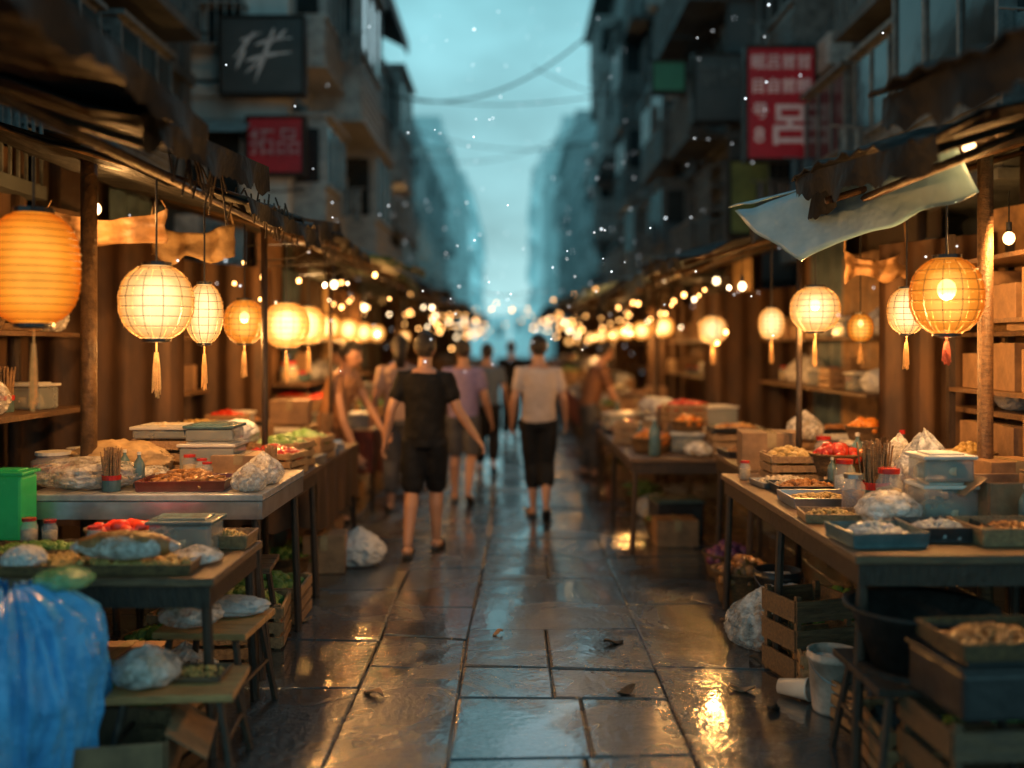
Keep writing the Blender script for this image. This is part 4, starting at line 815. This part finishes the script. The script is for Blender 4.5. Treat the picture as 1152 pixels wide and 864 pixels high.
# ---------------- right near goods
zr=.83
GL=[(mk_bag(.13,.42,21,film,'tall clear bag with red knot standing in the right stall',True,'pale'),1040,4.75,zr,0,1),
(mk_bag(.11,.36,41,film,'tall slim clear bag of golden goods left of the red knotted one',True,'gold'),1012,5.15,zr,0,1),
(mk_bundle(60,.05,.3,'thick bundle of pale sticks left of the tall clear bag'),985,4.85,zr,0,1),
(mk_bundle(40,.045,.26,'slim bundle of brown sticks at the back of right table',bamb),1000,5.5,zr,0,1),
(mk_basket(.15,.12,'red',.035,40,label='wicker basket of red fruit at back of the right table'),940,5.7,zr+.04,0,1),
(mk_basket(.14,.1,'orange',.034,40,label='wicker basket of orange fruit right of the red fruit basket'),985,5.8,zr+.04,0,1),
(mk_crate(.3,.26,.16,'gold','slatted crate of golden goods on the far end of right table'),890,5.8,zr,0,1),
(mk_tray(.36,.3,.05,steel,'gold',.016,150,.03,label='steel tray of dried goods at the near right table edge'),925,4.9,zr,0,1),
(mk_tray(.34,.26,.04,blackp,'brown',.02,110,.03,label='black tray of brown snacks behind the steel tray'),905,5.35,zr,0,1),
(mk_tray(.3,.26,.06,tubT,'crystal',.02,130,.05,label='teal tray of sugar crystals at the near right corner'),985,3.95,zr,.1,1),
(mk_tray(.3,.24,.06,blackp,'crystal',.022,120,.04,label='dark tray heaped with pale crystals, farther right'),1060,4.05,zr,.0,1),
(mk_tub(.24,.2,.16,tub,lidW,'clear tub with white lid behind the crystal trays'),1060,4.4,zr,0,1),
(mk_tub(.22,.2,.1,tub,lidW,'clear tub stacked on another behind the crystal trays','pale'),1058,4.4,zr+.19,0,1),
(mk_tray(.4,.28,.07,woodL,'brown',.02,130,.04,label='wooden box of brown snacks at the right edge'),1140,4.0,zr,.05,1),
(mk_carton(.34,.3,.2,'open cardboard box at the right edge behind the snacks',True),1130,4.4,zr,.1,1),
(mk_carton(.3,.26,.22,'taped cardboard box deep in the right stall'),1130,4.95,zr,.1,1),
(mk_jar(.06,.2,'gold',redp,'red lidded jar of golden goods beside the tall bag'),1000,4.6,zr,0,1),
(mk_jar(.055,.17,'brown',steel,'steel lidded jar of brown goods on the right table'),960,4.65,zr,0,1),
(mk_jar(.05,.15,'purple',steel,'small jar of purple goods right of the tall bag'),1090,4.6,zr,0,1),
(mk_jar(.055,.18,'crystal',redp,'jar of pale crystals with red lid behind the steel tray'),950,5.15,zr,0,1),
(mk_bag(.12,.2,25,film,'squat clear bag of pale goods right of the stick bundle',True,'gold'),1080,5.0,zr,0,1),
(mk_bag(.12,.16,26,film,'low clear bag in front of the wooden sticks',False,'pale'),1000,4.35,zr,0,1),
(mk_basket(.14,.2,'gold',.02,90,label='deep wicker basket of dried goods at right table centre'),1090,5.4,zr,0,1),
(mk_tray(.3,.22,.03,steel,'pale',.018,90,.03,label='steel tray of pale dumplings near the alley edge'),880,5.55,zr,.1,1),
(mk_tray(.26,.2,.04,woodL,'gold',.012,140,.03,label='small wooden tray of seeds at the alley edge'),935,4.45,zr,-.1,1),
(mk_bottle(.045,.3,tubT,redp,'dark bottle with red cap beside the fruit baskets'),1015,5.75,zr,0,1),
(mk_bottle(.04,.26,tubT,lidW,'slim dark bottle at the back of the right table'),965,6.0,zr,0,1),
(mk_crate(.5,.4,.4,None,'slatted crate standing on the ground before the right table end'),1120,3.35,0,.05,1),
(mk_tub(.44,.36,.16,blackp,blackp,'flat black bin on the crate at the lower right corner'),1120,3.35,.4,.1,1),
(mk_tray(.4,.3,.06,wick,'brown',.02,120,.04,label='woven snack tray on the black bin at the lower right'),1120,3.35,.59,.1,1)]
for a in GL: put(*a)
SK=['jar','bottle','sticks','bag','bag2','bag3','tub','tray_b','tray_g','basket_o','basket_g','cartono','bag3','bag','tray_p']
scatter(1.38,2.5,3.8,6.0,zr,SK,50,5,'right table'); scatter(-2.25,-1.28,4.8,5.55,zb_,SK,10,6,'left counter'); scatter(-2.25,-1.24,3.9,4.45,za,['jar','bag3','tray_g','basket_g','bag2'],8,7,'low table')
o=thing('metal_basin','wide dark metal basin under the right table edge','basin'); b=MB(); b.lathe([(0,.01),(.18,.012),(.25,.22),(.28,.23),(.28,.245),(.242,.23),(.17,.03),(0,.03)],36); b.build('basin_body',rustm,o,smooth=True); b=MB(); b.lathe([(.2,.02),(.23,.02),(.23,.0),(.2,0)],24); b.build('base_ring',rustm,o); o.location=(1.55,3.72,.4)
stool('dark wooden stand holding the metal basin',.5,.5,.4,(1.55,3.72,0),0,woodx)
put(mk_crate(.32,.3,.42,None,'tall slatted crate standing on the ground by the right stall'),908,4.85,0,.3)
def bucket(label,r,h,m,loc):
    o=thing('bucket',label,'bucket',(0,0,0)); b=MB(); b.lathe([(0,.002),(r*.78,.003),(r*.82,.02),(r*.97,h*.86),(r*1.03,h*.87),(r*1.03,h*.92),(r,h*.93),(r,h),(r*.93,h),(r*.75,.03),(0,.03)],32); b.build('bucket_body',m,o,smooth=True)
    b=MB(); b.tube([(r*1.04*math.cos(t*PI/12),-.02-.12*math.sin(t*PI/12),h*.9-.09*math.sin(t*PI/12)) for t in range(13)],.003,5); b.build('handle',steel,o)
    b=MB(); b.blob((0,0,h*.8),r*.8,(1,1,.4),3,.3); b.build('contents',filmW,o); o.location=loc; return o
bucket('dirty white bucket on the wet ground at the right',.115,.27,M('dirty_white',(.55,.45,.38),(.26,.21,.17),.5,scale=9),(gx(938,4.35),4.35,0))
bucket('dark bucket under the right stall behind the slatted crate',.14,.3,blackp,(gx(875,5.8),5.8,0))
put(mk_bag(.17,.34,31,film,'clear plastic bag hanging low against the slatted crate'),858,5.3,0)
put(mk_basket(.2,.2,'brown',.04,50,label='brown wicker basket on the ground beneath the right stall end'),838,6.2,0)
put(mk_basket(.18,.16,'purple',.04,50,label='wicker basket of dark produce on ground between right stalls'),820,6.9,0)
put(mk_bag(.2,.3,33,blackp,'black rubbish bag slumped beside the dirty white bucket'),1012,4.1,0)
put(mk_tub(.4,.35,.3,blackp,tubT,'dark storage bin with teal lid under second right stall'),760,8.4,0,.1)
o=thing('paper_cup','crumpled white paper cup lying on the ground by the bucket','cup',(0,0,0)); b=MB(); b.lathe([(0,-.07),(.034,-.07),(.048,.07),(.051,.072),(.046,.066),(.03,-.06)],20,fn=lambda a,z:1+.08*math.sin(a*3+z*30)); b.build('cup_body',lidW,o,smooth=True)
b=MB(); b.lathe([(.046,.069),(.0535,.069),(.0535,.076),(.046,.076)],20); b.build('rim',lidW,o); o.rotation_euler=(1.45,0,.9); o.location=(gx(893,4.5),4.5,.05)
LT=[(420,783,'dark dry leaf on the wet slabs left of centre'),(690,725,'curled dry leaf on the slabs right of centre'),(835,778,'brown leaf lying by the right stall edge'),(705,780,'small torn leaf between the centre slabs and bucket'),(560,715,'tiny leaf scrap on the puddled slab at centre'),(850,745,'scrap of brown paper near the slatted crate'),(820,700,'crumpled brown scrap by the clear ground bag'),(870,800,'torn paper scrap in front of the paper cup'),(340,700,'paper scrap beside the left stool'),(330,655,'leaf scrap under the left tables'),(800,640,'leaf by the right baskets')]
for k,(px,py,l) in enumerate(LT):
    Y=F*HC/(py-HZ); rr=random.Random(k); w=.05 if k!=4 else .03
    b=MB(); b.grid(lambda u,v:(w*(u-.5)*2.4, w*(v-.5)*1.2*math.sin(PI*min(.97,max(.05,u))), .008+.024*abs(v-.5)+.012*math.sin(u*5+k)),8,4); o=b.build('dry_leaf',[card,straw][k%2],smooth=True,solid=.001); o.location=(gx(px,Y),Y,0.002); o.rotation_euler=(0,0,rr.uniform(0,3)); tag(o,l,'litter','litter on the slabs')
o=thing('storage_shelf','tall shelf packed with brown boxes at the right edge','shelf',(2.85,5.2,0))
b=MB()
for z in (.5,.95,1.35,1.75,2.1): b.box(2.65,3.05,4.5,5.95,z,z+.025)
b.build('shelf_boards',wood,o)
for y in (4.5,5.95): b=MB(); b.box(2.65,2.69,y-.02,y+.02,0,2.3); b.box(3.01,3.05,y-.02,y+.02,0,2.3); b.build('upright',woodx,o)
rr=random.Random(8)
for zi,z in enumerate((.975,1.375,1.775)):
    for k in range(4):
        dup(PR['carton'][0],(2.85,4.72+k*.35,z+.001),PI/2+rr.uniform(-.1,.1),'cardboard box %s from near end of %s shelf board at right'%(ORD[k+1],('lower','middle','upper')[zi]),'boxes on the storage shelf',(.95,1,rr.uniform(.9,1.4)))
b=MB(); b.tube([(2.42,5.0,.0),(2.42,5.0,2.6)],.04,8); tag(b.build('wooden_pole',wood,smooth=True),'pale wooden pole behind the large right lantern','pole')
b=MB(); b.tube([(-2.25,5.2,.0),(-2.25,5.2,2.7)],.045,8); tag(b.build('wooden_pole',bamb,smooth=True),'brown wooden pole behind the round cream left lantern','pole')
def hang(c,w,h,m,label,sd,top=2.45):
    b=MB(); Y=c.y
    def hf(u,v): return (c.x+(u-.5)*w,Y+.03*math.sin(u*17+sd)+.05*noise.noise(Vector((u*3,v*3,sd))),c.z+h/2-h*v*(1-.35*noise.noise(Vector((u*4,sd,0))))-.06*math.sin(PI*u)*(1-v))
    b.grid(hf,20,10)
    for q in (0,1): b.tube([(c.x+(q-.5)*w,Y,c.z+h/2-.01),(c.x+(q-.5)*w*.9,Y,max(top,c.z+h/2+.05))],.004,5)
    tag(b.build('hanging_cloth',m,smooth=True,solid=.004),label,'cloth','cloths hung under the awnings')
for a in ((215,270,5.8,.5,.2,clothC,'cream cloth swagged above the third left lantern'),(120,255,5.6,.7,.2,tarpY,'tan cloth swagged above the round cream left lantern'),(985,300,6.2,.4,.2,tarpY,'tan cloth swagged between cream lanterns on the right')):
    hang(at(*a[:3]),a[3],a[4],a[5],a[6],a[0]*.1)
rm=[]
for o in [o for o in bpy.data.objects if o.parent is None and o.name.startswith('proto')]+[v[0] for v in PR.values()]:
    rm.append(o)
    for c,gs in kidsof(o): rm.append(c); rm+=gs
bpy.data.batch_remove(rm)
# ---------------- world
w=bpy.data.worlds.new('World'); SC.world=w; w.use_nodes=True; N=w.node_tree.nodes; L=w.node_tree.links; bg=N['Background']
sky=N.new('ShaderNodeTexSky'); sky.sky_type='NISHITA'; sky.sun_disc=False; sky.sun_elevation=math.radians(4); sky.sun_rotation=math.radians(20)
sc=N.new('ShaderNodeMixRGB'); sc.blend_type='MULTIPLY'; sc.inputs[0].default_value=1; sc.inputs[2].default_value=(.05,.07,.08,1); L.new(sky.outputs[0],sc.inputs[1])
tc=N.new('ShaderNodeTexCoord'); sx=N.new('ShaderNodeSeparateXYZ'); L.new(tc.outputs['Generated'],sx.inputs[0])
cr=N.new('ShaderNodeValToRGB'); e=cr.color_ramp.elements; e[0].position=0; e[0].color=(.40,.70,.74,1); e[1].position=.8; e[1].color=(.07,.22,.28,1); q=e.new(.34); q.color=(.25,.59,.66,1); L.new(sx.outputs['Z'],cr.inputs[0])
mp=N.new('ShaderNodeMapping'); mp.inputs['Scale'].default_value=(1,1,2.2); L.new(tc.outputs['Generated'],mp.inputs[0]); n=N.new('ShaderNodeTexNoise'); n.inputs['Scale'].default_value=5; n.inputs['Detail'].default_value=5; n.inputs['Roughness'].default_value=.55; L.new(mp.outputs[0],n.inputs[0])
mr=N.new('ShaderNodeMapRange'); mr.inputs[1].default_value=.3; mr.inputs[2].default_value=.7; mr.inputs[3].default_value=.75; mr.inputs[4].default_value=1.35; L.new(n.outputs[0],mr.inputs[0])
m2=N.new('ShaderNodeMixRGB'); m2.blend_type='MULTIPLY'; m2.inputs[0].default_value=1; L.new(cr.outputs[0],m2.inputs[1]); L.new(mr.outputs[0],m2.inputs[2])
m3=N.new('ShaderNodeMixRGB'); m3.inputs[0].default_value=.94; L.new(sc.outputs[0],m3.inputs[1]); L.new(m2.outputs[0],m3.inputs[2]); L.new(m3.outputs[0],bg.inputs[0]); bg.inputs[1].default_value=1.0
l=bpy.data.lights.new('sun','SUN'); l.energy=.12; l.angle=math.radians(25); l.color=(.8,.92,1); o=bpy.data.objects.new('sun',l); C.objects.link(o); o.rotation_euler=(math.radians(-62),0,math.radians(-12))
cam=bpy.data.cameras.new('camera'); co=bpy.data.objects.new('camera',cam); C.objects.link(co); co.location=(0,0,HC); co.rotation_euler=(PI/2,0,0)
cam.lens=36*F/1152; cam.shift_y=-42/1152; cam.clip_end=1000; cam.dof.use_dof=True; cam.dof.focus_distance=5.0; cam.dof.aperture_fstop=.55; cam.dof.aperture_blades=0
SC.camera=co; SC.view_settings.view_transform='Standard'; SC.view_settings.look='None'; SC.view_settings.exposure=0
